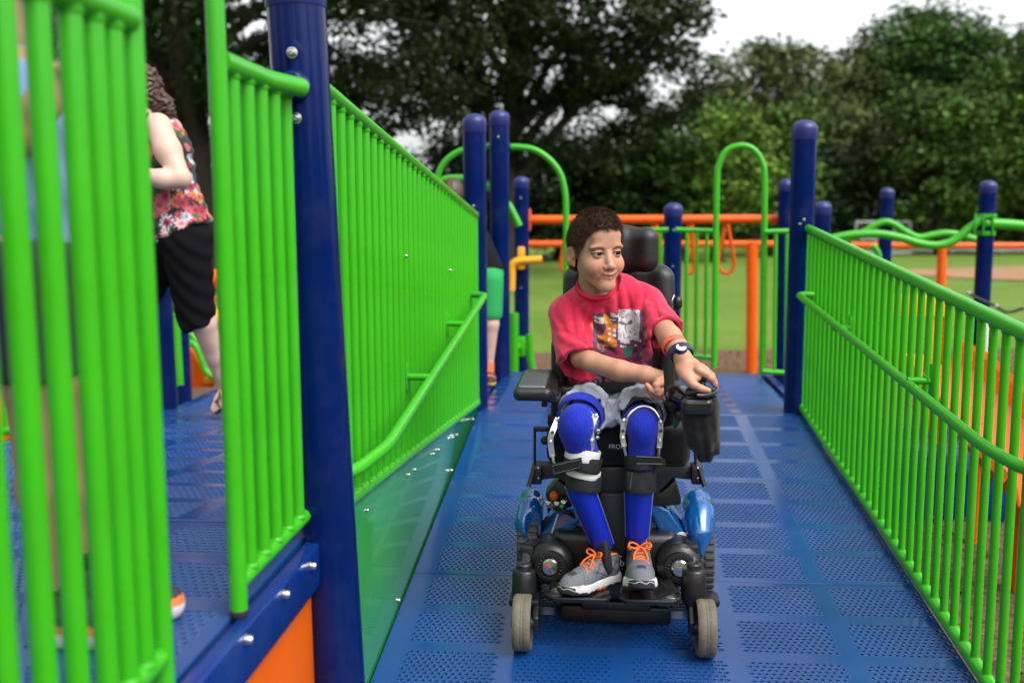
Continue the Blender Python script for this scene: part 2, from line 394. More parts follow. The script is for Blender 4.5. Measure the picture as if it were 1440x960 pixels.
# loose chips lying on it where the rails let one look down
mb = MB(); N = 9000
cx = RNG.uniform(1.2, 7.5, N); cy = RNG.uniform(1.5, 13, N); a = RNG.uniform(0, 6.28, N); L = RNG.uniform(0.02, 0.06, N); Wd = L * RNG.uniform(0.2, 0.5, N); tz = RNG.uniform(0.0, 0.025, N)
dx, dy = np.cos(a), np.sin(a)
V = np.zeros((N, 4, 3))
for k, (u, v) in enumerate(((-.5, -.5), (.5, -.5), (.5, .5), (-.5, .5))):
    V[:, k, 0] = cx + u * L * dx - v * Wd * dy; V[:, k, 1] = cy + u * L * dy + v * Wd * dx; V[:, k, 2] = GZ + 0.018 + tz * (0.5 + u * 1.5)
cc = np.repeat(RNG.choice(np.array([[.16, .095, .05], [.11, .065, .04], [.21, .14, .085], [.07, .045, .03]]), N), 4, axis=0)
M['chips'] = mat('mulch_chips', (0.2, 0.12, 0.07), 0.9, attr='col', spec=0.15)
stuff(mkobj('wood_chips', V.reshape(-1, 3), [tuple(range(4 * i, 4 * i + 4)) for i in range(N)], M['chips'], cols=cc, smooth=0))
# baseball infield
mb = MB(); n = 60; P = [(23.0, 30.0, GZ)] + [(23.0 + 14.5 * math.cos(t) * (1 + 0.02 * math.sin(7 * t)), 30.0 + 5.2 * math.sin(t), GZ) for t in np.linspace(0, 6.2832, n, endpoint=False)]
mb.add(P, [(0, 1 + i, 1 + (i + 1) % n) for i in range(n)]); struct(mb.build('infield', M['dirt']))
# ------------------------------------------------------------------ trees
def leaf_mat(name):
    m = bpy.data.materials.new(name); m.use_nodes = True; nt = m.node_tree; b = nt.nodes["Principled BSDF"]
    a = nt.nodes.new("ShaderNodeAttribute"); a.attribute_name = 'col'; nt.links.new(a.outputs["Color"], b.inputs["Base Color"])
    b.inputs["Roughness"].default_value = 0.6; b.inputs["Specular IOR Level"].default_value = 0.12
    return m
M['leaf'] = leaf_mat('leaves'); M['bark'] = mat('bark', (0.022, 0.016, 0.012), 0.9, vary=0.3, vscale=6, bump=0.8, bscale=18, stretch=(1, 1, 0.25))
def leaves(P, size, tone, tvar, rng, bright=0.06):
    N = len(P); nrm = rng.normal(size=(N, 3)); nrm[:, 2] = np.abs(nrm[:, 2]) + 0.5; nrm /= np.linalg.norm(nrm, axis=1)[:, None]
    a = np.cross(nrm, rng.normal(size=(N, 3))); a /= np.linalg.norm(a, axis=1)[:, None]; b = np.cross(nrm, a)
    s = size * rng.uniform(0.6, 1.35, N)[:, None]
    V = np.stack([P - a * s * .5, P + b * s * .3 - a * s * .05, P + a * s * .5, P - b * s * .3 - a * s * .05], 1)
    V[:, 1] += nrm * s * 0.08; V[:, 3] += nrm * s * 0.08
    c = np.array(tone) * (1 + tvar * rng.normal(size=(N, 1))) * (1 + 0.12 * rng.normal(size=(N, 3)))
    br = rng.random(N) < bright; c[br] *= 1.9
    return V, np.clip(c, 0.004, 0.5)
def crown_mesh(name, lobes, nclump, per, csize, lsize, tone, seed, tvar=0.16, bright=0.05):
    rng = np.random.default_rng(seed); vol = np.array([l[3] * l[4] * l[5] for l in lobes]) ** (2 / 3); vol /= vol.sum()
    which = rng.choice(len(lobes), nclump, p=vol); C = []
    for k in which:
        l = lobes[k]; d = rng.normal(size=3); d /= np.linalg.norm(d); r = rng.uniform(0.25, 1.0) ** 0.4
        C.append(np.array(l[:3]) + d * r * np.array(l[3:6]))
    C = np.array(C); ctone = np.array(tone)[None] * rng.uniform(0.6, 1.45, (nclump, 1)); Vs, cs = [], []
    for i in range(nclump):
        m = int(per * rng.uniform(0.5, 1.5)); sz = csize * rng.uniform(0.55, 1.4)
        d = rng.normal(size=(m, 3)); d /= np.linalg.norm(d, axis=1)[:, None]
        P = C[i] + d * (rng.random((m, 1)) ** 0.45) * sz * np.array([1, 1, 0.62])
        V, c = leaves(P, lsize, ctone[i], tvar, rng, bright); Vs.append(V); cs.append(c)
    V = np.concatenate(Vs); c = np.repeat(np.concatenate(cs), 4, axis=0); n = len(V)
    F = np.arange(n * 4).reshape(n, 4).tolist()
    return mkmesh(name, V.reshape(-1, 3), F, M['leaf'], 0, c), C
def trunk_mb(h, r, C, seed, nb=16):
    rng = np.random.default_rng(seed); mb = MB()
    top = np.array([rng.normal() * .3, rng.normal() * .3, h])
    pts = spline([(0, 0, -0.3), (rng.normal() * .1, rng.normal() * .1, h * .3), (rng.normal() * .25, rng.normal() * .2, h * .65), top], 5)
    n = len(pts); mb.tube(pts, [r * (1.35 if i == 0 else 1) * (1 - 0.8 * i / (n - 1)) for i in range(n)], 10)
    for k in rng.choice(len(C), min(nb, len(C)), replace=False):
        i = rng.integers(int(n * .3), n - 2); e = C[k]; s0 = pts[i]; mid = (s0 + e) / 2 + np.array([0, 0, 0.12 * np.linalg.norm(e - s0)])
        b = spline([s0, mid, e], 5); q = len(b); r0 = r * (1 - 0.8 * i / n) * 0.55
        mb.tube(b, [r0 * (1 - 0.85 * j / (q - 1)) for j in range(q)], 6)
    return mb
def tree(x, y, h, lobes, nclump, per, csize, lsize, tone, seed, label, r=0.3, th=None, tvar=0.16, bright=0.05, nb=16):
    t = thing('tree', label, 'tree', (x, y, GZ), 'trees round the playing field')
    me, C = crown_mesh('crown', lobes, nclump, per, csize, lsize, tone, seed, tvar, bright)
    o = bpy.data.objects.new('crown', me); COL.objects.link(o); o.parent = t
    trunk_mb(th or h * 0.75, r, C, seed + 5, nb).build('trunk', M['bark'], t, 60, local=True)
    return t
def px_x(px, Y): return at(px, 330, Y).x
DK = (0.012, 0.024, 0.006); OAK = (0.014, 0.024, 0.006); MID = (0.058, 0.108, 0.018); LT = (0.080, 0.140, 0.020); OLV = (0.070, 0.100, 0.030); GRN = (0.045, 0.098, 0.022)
def zt(py, Y): return at(720, py, Y).z - GZ
# big spreading shade trees on the left
x = px_x(290, 23)
tree(x, 23, 13, [(0, 0, 7.2, 6.0, 5, 3.6), (-4, 1, 6.4, 4.0, 4, 3.0), (4.2, -1, 6.8, 4.4, 4, 3.2), (1, 0, 10.5, 6, 5, 3.4), (2.5, 1.5, 4.4, 3.4, 2.4, 1.3), (-3, 1.5, 4.6, 3.4, 2.4, 1.3)], 620, 95, 0.75, 0.17, OAK, 3, 'dark spreading shade tree whose trunk rises behind the woman in the floral top', 0.42, tvar=.18, bright=0.035, nb=30)
x = px_x(720, 29)
tree(x, 29, 14, [(0, 0, 8.0, 4.6, 4.5, 3.8), (-3.6, 0, 7.0, 3.6, 4, 3.0), (2.4, -1, 7.2, 2.4, 3, 2.6), (0, 0, 11.5, 4.8, 5, 3.4), (0.5, 1, 4.4, 3.6, 2.4, 1.4), (2.2, 0, 9.6, 2.6, 2, 2), (4.2, 0.5, 5.6, 1.7, 1.7, 1.5), (4.4, 0, 7.6, 1.4, 1.5, 1.0)], 760, 90, 0.75, 0.19, OAK, 4, 'broad dark oak filling the sky behind the boy', 0.45, tvar=.18, bright=0.04, nb=30)
x = px_x(30, 27)
tree(x, 27, 12, [(0, 0, 6.5, 5, 4, 3.6), (0, 0, 9.5, 5, 4, 3), (2, 0, 3.8, 4, 3, 1.6)], 330, 90, 0.85, 0.2, OAK, 6, 'dark shade tree at the far left behind the nearest green bars', 0.4)
spec = [  # px centre, top y, half-width px, Y, tone, seed, base fraction, density, leaf, label
    (500, 215, 150, 37, DK, 21, 0.04, 1.25, 0.26, 'low dark tree showing behind the left railing', 0.05),
    (640, 190, 130, 39, DK, 22, 0.05, 1.2, 0.26, 'dark tree between the two tall posts', 0.05),
    (790, 175, 120, 40, DK, 23, 0.03, 1.25, 0.26, 'dark tree straight behind the boy with a crown down to the ground', 0.05),
    (905, 165, 100, 38, (0.022, 0.045, 0.009), 24, 0.04, 1.15, 0.26, 'dark green tree left of the green arch', 0.05),
    (955, 108, 85, 41, (0.020, 0.040, 0.009), 37, 0.05, 1.05, 0.26, 'dark tree filling the gap between the oak and the bright green tree', 0.06),
    (1010, 128, 92, 38, LT, 25, 0.05, 0.95, 0.24, 'bright yellow-green tree behind the green arch', 0.12),
    (1085, 150, 80, 43, MID, 26, 0.04, 1.0, 0.26, 'mid green rounded tree behind the right ramp post', 0.07),
    (1065, 46, 118, 54, OLV, 27, 0.18, 1.0, 0.30, 'tall airy olive-green tree with sky showing through', 0.10),
    (1165, 56, 105, 58, OLV, 28, 0.18, 1.0, 0.30, 'tall pale tree right of the airy olive-green one', 0.08),
    (1265, 10, 112, 58, GRN, 29, 0.22, 1.05, 0.30, 'tallest green tree in the back row on the right', 0.06),
    (1375, 8, 105, 56, GRN, 30, 0.16, 1.05, 0.30, 'tall green tree at the right end of the back row', 0.06),
    (1455, 14, 85, 44, MID, 31, 0.1, 0.95, 0.26, 'near tree cut off by the right edge with bright leaf tips', 0.14),
    (1325, 122, 98, 44, (0.050, 0.092, 0.018), 32, 0.03, 1.2, 0.26, 'dense egg-shaped green tree above the ball field', 0.08),
    (1200, 195, 105, 46, (0.018, 0.036, 0.010), 33, 0.03, 1.1, 0.28, 'dark low tree over the backstop', 0.05),
    (1435, 205, 90, 47, (0.018, 0.036, 0.010), 34, 0.03, 1.1, 0.28, 'dark low tree at the right above the infield', 0.05),
    (360, 190, 140, 40, DK, 35, 0.05, 1.2, 0.28, 'dark tree seen between the bars beside the tall green pole', 0.05),
    (150, 190, 150, 40, DK, 36, 0.05, 1.2, 0.28, 'dark low tree behind the woman', 0.05),
]
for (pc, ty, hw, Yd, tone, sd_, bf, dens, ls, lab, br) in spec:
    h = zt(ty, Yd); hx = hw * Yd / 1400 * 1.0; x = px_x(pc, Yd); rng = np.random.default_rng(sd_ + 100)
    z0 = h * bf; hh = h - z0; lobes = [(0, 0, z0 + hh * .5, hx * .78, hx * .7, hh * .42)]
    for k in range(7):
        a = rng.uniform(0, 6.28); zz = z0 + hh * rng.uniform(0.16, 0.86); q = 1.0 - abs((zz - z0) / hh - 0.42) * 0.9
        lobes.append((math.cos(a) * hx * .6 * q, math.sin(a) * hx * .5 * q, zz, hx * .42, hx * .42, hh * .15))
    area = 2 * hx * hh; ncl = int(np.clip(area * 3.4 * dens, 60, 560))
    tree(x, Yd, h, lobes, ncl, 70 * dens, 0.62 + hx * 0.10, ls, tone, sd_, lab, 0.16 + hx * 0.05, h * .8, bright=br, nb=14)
# the wood behind: one mass of foliage nobody could count
N = 70000; rng = np.random.default_rng(50)
cx = rng.uniform(-62, 62, 900); cz = rng.uniform(0, 1, 900) ** 1.3 * 5.2; cy = rng.uniform(62, 72, 900)
k = rng.integers(0, 900, N); P = np.stack([cx[k], cy[k], cz[k]], 1) + rng.normal(size=(N, 3)) * np.array([1.5, 1.0, 0.7]); P[:, 2] = np.abs(P[:, 2]) + GZ
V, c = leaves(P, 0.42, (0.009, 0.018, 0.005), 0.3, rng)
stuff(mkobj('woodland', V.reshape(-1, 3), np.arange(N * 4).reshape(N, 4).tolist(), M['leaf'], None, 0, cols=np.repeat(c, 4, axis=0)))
# unseen belt of trees behind the photographer, added to darken the posts' reflections
rng = np.random.default_rng(77); nc = 1500; ang = rng.uniform(R(-200), R(20), nc); rad = rng.uniform(30, 40, nc) * 1.0
top_ = 7.5 + 2.5 * np.sin(ang * 9) + 1.5 * np.sin(ang * 23 + 1); hgt = rng.uniform(0, 1, nc) ** 0.9 * top_
cx, cy = rad * np.cos(ang), rad * np.sin(ang) + 2; N = 90000; k = rng.integers(0, nc, N)
P = np.stack([cx[k], cy[k], hgt[k]], 1) + rng.normal(size=(N, 3)) * np.array([.9, .9, .6]); P[:, 2] = np.abs(P[:, 2]) + GZ
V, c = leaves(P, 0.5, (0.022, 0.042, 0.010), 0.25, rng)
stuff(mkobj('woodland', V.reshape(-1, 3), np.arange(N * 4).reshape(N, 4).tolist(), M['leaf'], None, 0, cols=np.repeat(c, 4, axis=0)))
# ------------------------------------------------------------------ backstop behind the infield
Yb = 43.0
b = thing('backstop', 'grey metal ball-field backstop under the dark trees', 'backstop', (px_x(1240, Yb), Yb, GZ))
def seg(name, a, c, r, m, par, n=8): return MB().tube([a, c], r, n).build(name, m, par)
xs_ = [at(q, 330, Yb).x for q in (1203, 1230, 1257, 1279)]; zt_ = at(1240, 312, Yb).z
for q in xs_: seg('post', (q, Yb, GZ), (q, Yb, zt_), 0.05, M['grey_metal'], b)
for z in (zt_, GZ + 0.1, (zt_ + GZ) / 2): seg('rail', (xs_[0], Yb, z), (xs_[-1], Yb, z), 0.04, M['grey_metal'], b)
mb = MB()
for q in np.arange(xs_[0], xs_[-1], 0.16): mb.tube([(q, Yb + .01, GZ), (q, Yb + .01, zt_)], 0.008, 4)
for z in np.arange(GZ, zt_, 0.16): mb.tube([(xs_[0], Yb + .02, z), (xs_[-1], Yb + .02, z)], 0.008, 4)
mb.build('mesh_panel', M['grey_metal'], b)
b = thing('field_fence', 'low grey chain-link fence beside the backstop', 'fence', (px_x(1310, Yb), Yb, GZ))
xs_ = [at(q, 330, Yb + 1).x for q in (1283, 1310, 1340, 1375, 1410, 1450)]; zt_ = at(1310, 352, Yb + 1).z
for q in xs_: seg('post', (q, Yb + 1, GZ), (q, Yb + 1, zt_), 0.045, M['grey_metal'], b)
seg('rail', (xs_[0], Yb + 1, zt_), (xs_[-1], Yb + 1, zt_), 0.04, M['grey_metal'], b)
mb = MB()
for q in np.arange(xs_[0], xs_[-1], 0.15): mb.tube([(q, Yb + 1.01, GZ), (q, Yb + 1.01, zt_)], 0.007, 4)
for z in np.arange(GZ, zt_, 0.15): mb.tube([(xs_[0], Yb + 1.02, z), (xs_[-1], Yb + 1.02, z)], 0.007, 4)
mb.build('mesh_panel', M['grey_metal'], b)
# ------------------------------------------------------------------ decks
XL, XR, YJ = -0.65, 1.085, 5.30
ZJ = SLOPE * YJ
ZU = 0.875                                     # level landing beside the camera
def zr(y): return SLOPE * y
def pad_arrays(w, l, nx, ny):
    V, F = [], []; cw, cl = w / nx, l / ny
    def q(pts, z=0.0):
        n = len(V); V.extend([(x, y, z) for x, y in pts]); F.append(tuple(range(n, n + len(pts))))
    for j in range(ny):
        y0 = -l / 2 + j * cl; off = cw / 2 if j % 2 else 0.0; cnt = nx - 1 if j % 2 else nx
        if j % 2:
            q([(-w / 2, y0), (-w / 2 + off, y0), (-w / 2 + off, y0 + cl), (-w / 2, y0 + cl)]); q([(w / 2 - off, y0), (w / 2, y0), (w / 2, y0 + cl), (w / 2 - off, y0 + cl)])
        for i in range(cnt):
            x0 = -w / 2 + off + i * cw; cx, cy = x0 + cw / 2, y0 + cl / 2; n = len(V)
            o = [(x0, y0), (cx, y0), (x0 + cw, y0), (x0 + cw, cy), (x0 + cw, y0 + cl), (cx, y0 + cl), (x0, y0 + cl), (x0, cy)]
            for sx, sy, z in ((None, None, 0), (0.36, 0.33, 0.0010), (0.26, 0.21, 0.0004), (0.24, 0.19, -0.007)):
                if sx is None: V.extend([(x, y, 0.0) for x, y in o])
                else:
                    for (a, b) in ((-.75, -.75), (0, -1), (.75, -.75), (1, 0), (.75, .75), (0, 1), (-.75, .75), (-1, 0)): V.append((cx + a * sx * cw, cy + b * sy * cl, z))
            for r in range(3):
                for k in range(8):
                    k2 = (k + 1) % 8; F.append((n + r * 8 + k, n + r * 8 + k2, n + r * 8 + 8 + k2, n + r * 8 + 8 + k))
    return np.array(V), F
PADW, PADL, NCOL, NROW = 0.288, 0.192, 5, 4
def panel_mesh(W, L, cx, lead=0.0):
    mb = MB(); pv, pf = pad_arrays(PADW, PADL, 14, 10); py = [(-L / 2 + (j + .5) * L / NROW) for j in range(NROW)]
    for x in cx:
        for y in py: mb.add(pv + nv(x, y, 0), pf)
    xs = [-W / 2]; 
    for x in cx: xs += [x - PADW / 2, x + PADW / 2]
    xs.append(W / 2); ys = [-L / 2]
    for y in py: ys += [y - PADL / 2, y + PADL / 2]
    ys.append(L / 2)
    for i in range(len(xs) - 1):
        for j in range(len(ys) - 1):
            if i % 2 == 1 and j % 2 == 1: continue
            mb.add([(xs[i], ys[j], 0), (xs[i + 1], ys[j], 0), (xs[i + 1], ys[j + 1], 0), (xs[i], ys[j + 1], 0)], [(0, 1, 2, 3)])
    g = 0.002; e = 0.003                       # rolled edges round the panel
    ring = [(-W / 2, -L / 2), (W / 2, -L / 2), (W / 2, L / 2), (-W / 2, L / 2)]
    for k in range(4):
        a, b = ring[k], ring[(k + 1) % 4]; sg = lambda p: (p[0] + g * np.sign(p[0]), p[1] + g * np.sign(p[1]))
        A, B = sg(a), sg(b); mb.add([(*a, 0), (*b, 0), (*B, -e), (*A, -e), (*B, -0.05), (*A, -0.05)], [(0, 3, 2, 1), (3, 5, 4, 2)])
    return mkmesh('deck_panel', np.concatenate(mb.v), mb.f, M['deck'], 0)
WR = XR - XL - 0.012
pm = panel_mesh(WR, 0.962, [0.028 + (-2 + i) * 0.340 for i in range(5)])
ramp = thing('ramp', '', '', (0, 0, 0)); del ramp['label'], ramp['category']; struct(ramp)
th = math.atan(SLOPE)
for k in range(7):
    yc = YJ - 0.49 - k * 0.9665; inst('deck_panel', pm, ramp, ((XL + XR) / 2, yc, zr(yc)), rot=(th, 0, 0))
mb = MB()                                      # channel beams under both edges of the ramp and their legs
for x in (XL + 0.03, XR - 0.03):
    for a, c in ((-1.5, 5.28),):
        mb.prism([(x - .02, a, zr(a) - .052), (x - .02, c, zr(c) - .052), (x - .02, c, zr(c) - .19), (x - .02, a, zr(a) - .19)], (0.04, 0, 0))
    for y in (2.0, 4.2): mb.tube([(x, y, GZ - .05), (x, y, zr(y) - .18)], 0.03, 10)
mb.build('edge_beam', M['deck_edge'], ramp)
MB().rbox((0.2, 3.0, GZ + 0.012), (1.6, 5.0, 0.02), 0).build('shadow_mat', M['dark'], ramp) if False else None
# far landing (level) and the two left-hand decks
landing = thing('landing', '', ''); del landing['label'], landing['category']; struct(landing)
lp = panel_mesh(1.69, 0.66, [0.028 + (-2 + i) * 0.332 for i in range(5)])
for xc in (XL + 0.868, XL - 0.868 + 0.016):
    for yc in (5.635, 6.30): inst('deck_panel', lp, landing, (xc, yc, ZJ - 0.001))
mb = MB(); mb.rbox((-0.65, 6.662, ZJ - 0.07), (3.6, 0.05, 0.13), 0.006); mb.rbox((1.13, 5.97, ZJ - 0.07), (0.05, 1.33, 0.13), 0.006)
mb.build('fascia', M['deck_edge'], landing)
lane = thing('side_ramp', '', ''); del lane['label'], lane['category']; struct(lane)
SL = (ZU - ZJ) / (YJ - 2.28); tl = -math.atan(SL)
lm = panel_mesh(1.66, 0.998, [(-2 + i) * 0.330 for i in range(5)])
for k in range(3):
    yc = YJ - 0.503 - k * 1.0065; inst('deck_panel', lm, lane, (XL - 0.02 - 0.835, yc, ZJ + (YJ - yc) * SL), rot=(tl, 0, 0))
upper = thing('upper_landing', '', ''); del upper['label'], upper['category']; struct(upper)
for k in range(3):
    yc = 2.272 - 0.503 - k * 1.0065
    for xo in (0, -1.672): inst('deck_panel', lm, upper, (XL - 0.02 - 0.835 + xo, yc, ZU))
mb = MB(); mb.rbox((XL + 0.005, 0.46, ZU - 0.052), (0.035, 3.60, 0.100), 0.005, 3); mb.build('fascia', M['deck_edge'], upper)
mb = MB(); mb.rbox((XL - .1, 3.78, 0.62), (0.02, 3.02, 0.10), 0.004, rot=Matrix.Rotation(tl, 3, 'X')); mb.build('edge_beam', M['deck_edge'], lane)
# bolts in the fascia
def bolt_mesh(r=0.0085):
    mb = MB(); mb.lathe([(r * 1.35, 0), (r * 1.35, r * .35), (r, r * .4), (r * .98, r * 1.1), (r * .7, r * 1.5), (r * .38, r * 1.55), (r * .36, r * .9), (0, r * .9)], (0, 0, 0), (1, 0, 0), 12)
    return mkmesh('bolt', np.concatenate(mb.v), mb.f, M['steel'], 35)
BOLT = bolt_mesh(); BOLTS = bolt_mesh(0.006)
for q in ((437, 795), (399, 833), (346, 895), (250, 990)):
    p = on_x(*q, XL + 0.023); inst('bolt', BOLT, upper, (XL + 0.0228, p.y, min(max(p.z, ZU - .085), ZU - .02)))
# orange infill sheet below the upper landing
sk = thing('infill_panel', 'orange plastic sheet closing the side below the near blue deck', 'panel', (XL, 1.2, GZ))
mb = MB(); mb.rbox((XL - 0.012, 0.46, (ZU - .1 + GZ) / 2), (0.02, 3.55, ZU - .1 - GZ), 0.003); mb.build('sheet', M['orange_sheet'], sk)
# ------------------------------------------------------------------ glossy green curb sheet along the ramp
cb = thing('curb_panel', 'glossy green sheet between the left railing and the ramp, mirroring the deck', 'panel', (XL, 3.8, 0.4))
TB0, TB1 = nv(XL, 2.24, 0.892), nv(XL, 5.30, 0.601)         # bottom rail of the left railing
def zb(y): return TB0[2] + (TB1[2] - TB0[2]) * (y - TB0[1]) / (TB1[1] - TB0[1])
MB().prism([(XL - .013, 2.24, zr(2.24) - .02), (XL - .013, 5.29, zr(5.29) - .02), (XL - .013, 5.29, zb(5.29) - .004), (XL - .013, 2.24, zb(2.24) - .004)], (0.012, 0, 0), 0.001).build('sheet', M['curb'], cb)
for q in ((514, 717), (573, 667), (582, 660), (608, 638), (615, 632), (635, 615), (641, 611), (664, 589)):
    p = on_x(*q, XL - 0.001); inst('bolt', BOLTS, cb, (XL - 0.001, p.y, p.z))
for y in (3.1, 4.3): inst('bolt', BOLTS, cb, (XL - 0.001, y, zr(y) + .03))
# ------------------------------------------------------------------ railings
def bar_mesh(L, r=0.0155):
    mb = MB(); mb.tube([(0, 0, 0), (0, 0, L)], r, 14); mb.lathe([(r * 1.22, 0.0), (r * 1.2, .003), (r, .008)], (0, 0, .012), (0, 0, 1), 14); mb.lathe([(r, 0), (r * 1.2, .005), (r * 1.22, .008)], (0, 0, L - .026), (0, 0, 1), 14)
    return mkmesh('bar', np.concatenate(mb.v), mb.f, M['green'], 40)
def railing(label, A0, A1, B0, B1, pitch, rt=0.019, rb=0.019, first=0.0, barr=0.0135):
    A0, A1, B0, B1 = [np.array(q, float) for q in (A0, A1, B0, B1)]
    t = thing('railing', label, 'railing', tuple(B0), 'green barred railings along the ramps')
    MB().tube([A0, A1], rt, 16).build('top_rail', M['green'], t); MB().tube([B0, B1], rb, 16).build('bottom_rail', M['green'], t)
    n = int(round(np.linalg.norm((B1 - B0)[:2]) / pitch)); me = bar_mesh(1.0, barr)
    for i in range(n + 1):
        f = (i + first) / n
        if f > 1.001: break
        a, b = lerp(A0, A1, f), lerp(B0, B1, f)
        inst('bar', me, t, b, scale=(1, 1, a[2] - b[2]))
    return t
def bracket(t, p, d, r=0.012):
    # short stub from a handrail to its railing, with a welded plate
    p = np.array(p, float); d = np.array(d, float)
    MB().tube([p, p + d], r, 12).build('bracket', M['green'], t)
# left railing, on the side ramp
rl = railing('long green railing left of the boy, shutting off the side ramp', (XL, 2.26, 1.918), (XL, 5.27, 1.612), TB0, (XL, 5.27, zb(5.27)), 0.0885)
hx = XL + 0.085
h0, h1 = on_x(682, 415, hx), on_x(545, 627, hx)
path = arc_pts([(XL + 0.02, h0.y + .03, h0.z), (hx, h0.y, h0.z), tuple(h1), (XL + .05, h1.y - .22, h1.z - .012), (XL + .0, h1.y - .30, h1.z - .012)], 0.07, 8)
MB().tube(path, 0.0165, 16).build('handrail', M['green'], rl)
for q in ((598, 530), (647, 455)):
    f = on_x(q[0] + 6, q[1], hx); bracket(rl, f, (-0.085, 0, 0)); MB().rbox((XL + .008, f.y, f.z), (0.008, 0.03, 0.09), 0.003).build('plate', M['green'], rl)
for q in ((570, 360), (632, 380)):
    p = on_x(*q, XL + .0125); inst('bolt', BOLTS, rl, p)
# right railing, on the ramp
a0 = (XR, 5.32, 1.535); a1 = (XR, 0.42, 1.120); b0 = (XR, 5.32, ZJ + .035); b1 = (XR, 0.42, zr(.42) + .035)
rr = railing('long green railing right of the wheelchair, rising up the ramp', a1, a0, b1, b0, 0.0885, 0.021, 0.021, barr=0.0120)
hx = XR - 0.085
pts = [on_x(1121, 416, hx), on_x(1384, 628, hx)]
path = arc_pts([(XR, pts[0].y + .02, pts[0].z + .004), (hx + .01, pts[0].y + .02, pts[0].z + .004), tuple(pts[1]), (XR - .06, pts[1].y - .17, pts[1].z - .012), (XR, pts[1].y - .24, pts[1].z - .012)], 0.06, 8)
MB().tube(path, 0.0165, 16).build('handrail', M['green'], rr)
for q in ((1178, 457), (1284, 531)):
    f = on_x(q[0] - 8, q[1] + 4, hx); bracket(rr, f, (0.085, 0, 0)); MB().rbox((XR - .010, f.y, f.z), (0.008, 0.03, 0.11), 0.003).build('plate', M['green'], rr)
    MB().tube([(XR - .022, f.y + .012, f.z + .04), (XR - .034, f.y, f.z + .02), (XR - .022, f.y - .012, f.z + .006)], 0.003, 6).build('hook', M['green'], rr)
e = pts[1]; MB().rbox((XR - .013, e.y - .24, e.z - .012), (0.012, 0.05, 0.12), 0.004).build('plate', M['green'], rr)
# near railing beside the blue post
XA = XL - 0.010
t = thing('railing', 'short green railing between the tall green pole and the near blue post', 'railing', (XA, 1.8, .93), 'green barred railings along the ramps')
tz, bz = 1.878, 0.935
MB().tube([(XA, 1.73, tz), (XA, 1.98, tz), (-0.628, 2.105, tz)], 0.0205, 16).build('top_rail', M['green'], t)
MB().tube(arc_pts([(XA, 1.73, bz), (XA, 2.235, bz), (XA, 2.235, tz)], 0.07, 8), 0.0145, 16).build('bottom_rail', M['green'], t)
me = bar_mesh(tz - bz, 0.0146)
for y in np.linspace(1.785, 2.17, 6): inst('bar', me, t, (XA, y, bz))
MB().rbox((XL + .026, 2.19, ZU - .01), (0.006, 0.03, 0.13), 0.003).build('tab', M['green'], t); inst('bolt', BOLT, t, (XL + .029, 2.19, ZU - .055))
# nearest railing
t = thing('railing', 'nearest green railing, blurred at the left edge of the view', 'railing', (XA, 0.8, .95), 'green barred railings along the ramps')
tz, bz = 1.885, 0.945; y1 = 1.39
MB().tube([(XA, 0.02, tz), (XA, y1, tz)], 0.0205, 16).build('top_rail', M['green'], t)
MB().tube(arc_pts([(XA, 0.02, bz), (XA, y1 - .005, bz)], 0.07, 8), 0.0165, 16).build('bottom_rail', M['green'], t)
me = bar_mesh(tz - bz, 0.0156)
for k in range(14):
    y = (1.338, 1.287, 1.231, 1.157, 1.085, 1.008, 0.93, 0.85, 0.77, 0.69, 0.61, 0.53, 0.45, 0.37)[k]; inst('bar', me, t, (XA, y, bz))
# the arch over the gap between them
t = thing('entry_arch', 'tall green pipe arch whose two legs frame the gap in the near railings', 'arch', (XA, 1.51, ZU))
top = 2.75
MB().tube([(XA, 1.400, ZU + .01), (XA, 1.400, top)] + [(XA, 1.56 - .16 * math.cos(a), top + .16 * math.sin(a)) for a in np.linspace(0.15, math.pi - .15, 10)] + [(XA, 1.720, top), (XA, 1.720, ZU + .012)], 0.0165, 18).build('pipe', M['green'], t)
for y in (1.400, 1.720): MB().lathe([(0.0163, 0), (0.0175, .001), (0.0175, .011), (0.0163, .012)], (XA, y, ZU + .001), n=18).build('foot', M['dark'], t)
# ------------------------------------------------------------------ blue posts
def post(label, x, y, z0, z1, r=0.0635, lean=(0, 0), bolts=(), capz=0.09):
    t = thing('support_post', label, 'post', (x, y, z0), 'navy blue posts of the play structure')
    L = z1 - z0 - capz; d = nv(lean[0], lean[1], 1)
    MB().tube([nv(x, y, z0), nv(x, y, z0) + d * L], r, 32).build('shaft', M['navy'], t)
    c = nv(x, y, z0) + d * (L - .012)
    prof = [(r + .0015, 0), (r + .003, .003), (r + .003, .045 + .012)]
    prof += [((r + .003) * math.cos(a), .057 + (capz - .045) * math.sin(a)) for a in np.linspace(0.1, math.pi / 2, 9)]
    MB().lathe(prof, c, d, 32).build('cap', M['cap'], t)
    a = nv(0, 0, 0)
    for (az, z) in bolts:
        p = nv(x + (r + .001) * math.cos(az), y + (r + .001) * math.sin(az), z) + d * 0 + nv(lean[0] * (z - z0), lean[1] * (z - z0), 0)
        inst('bolt', BOLTS, t, p, rot=(0, 0, az))
    return t
fr = -math.pi / 2
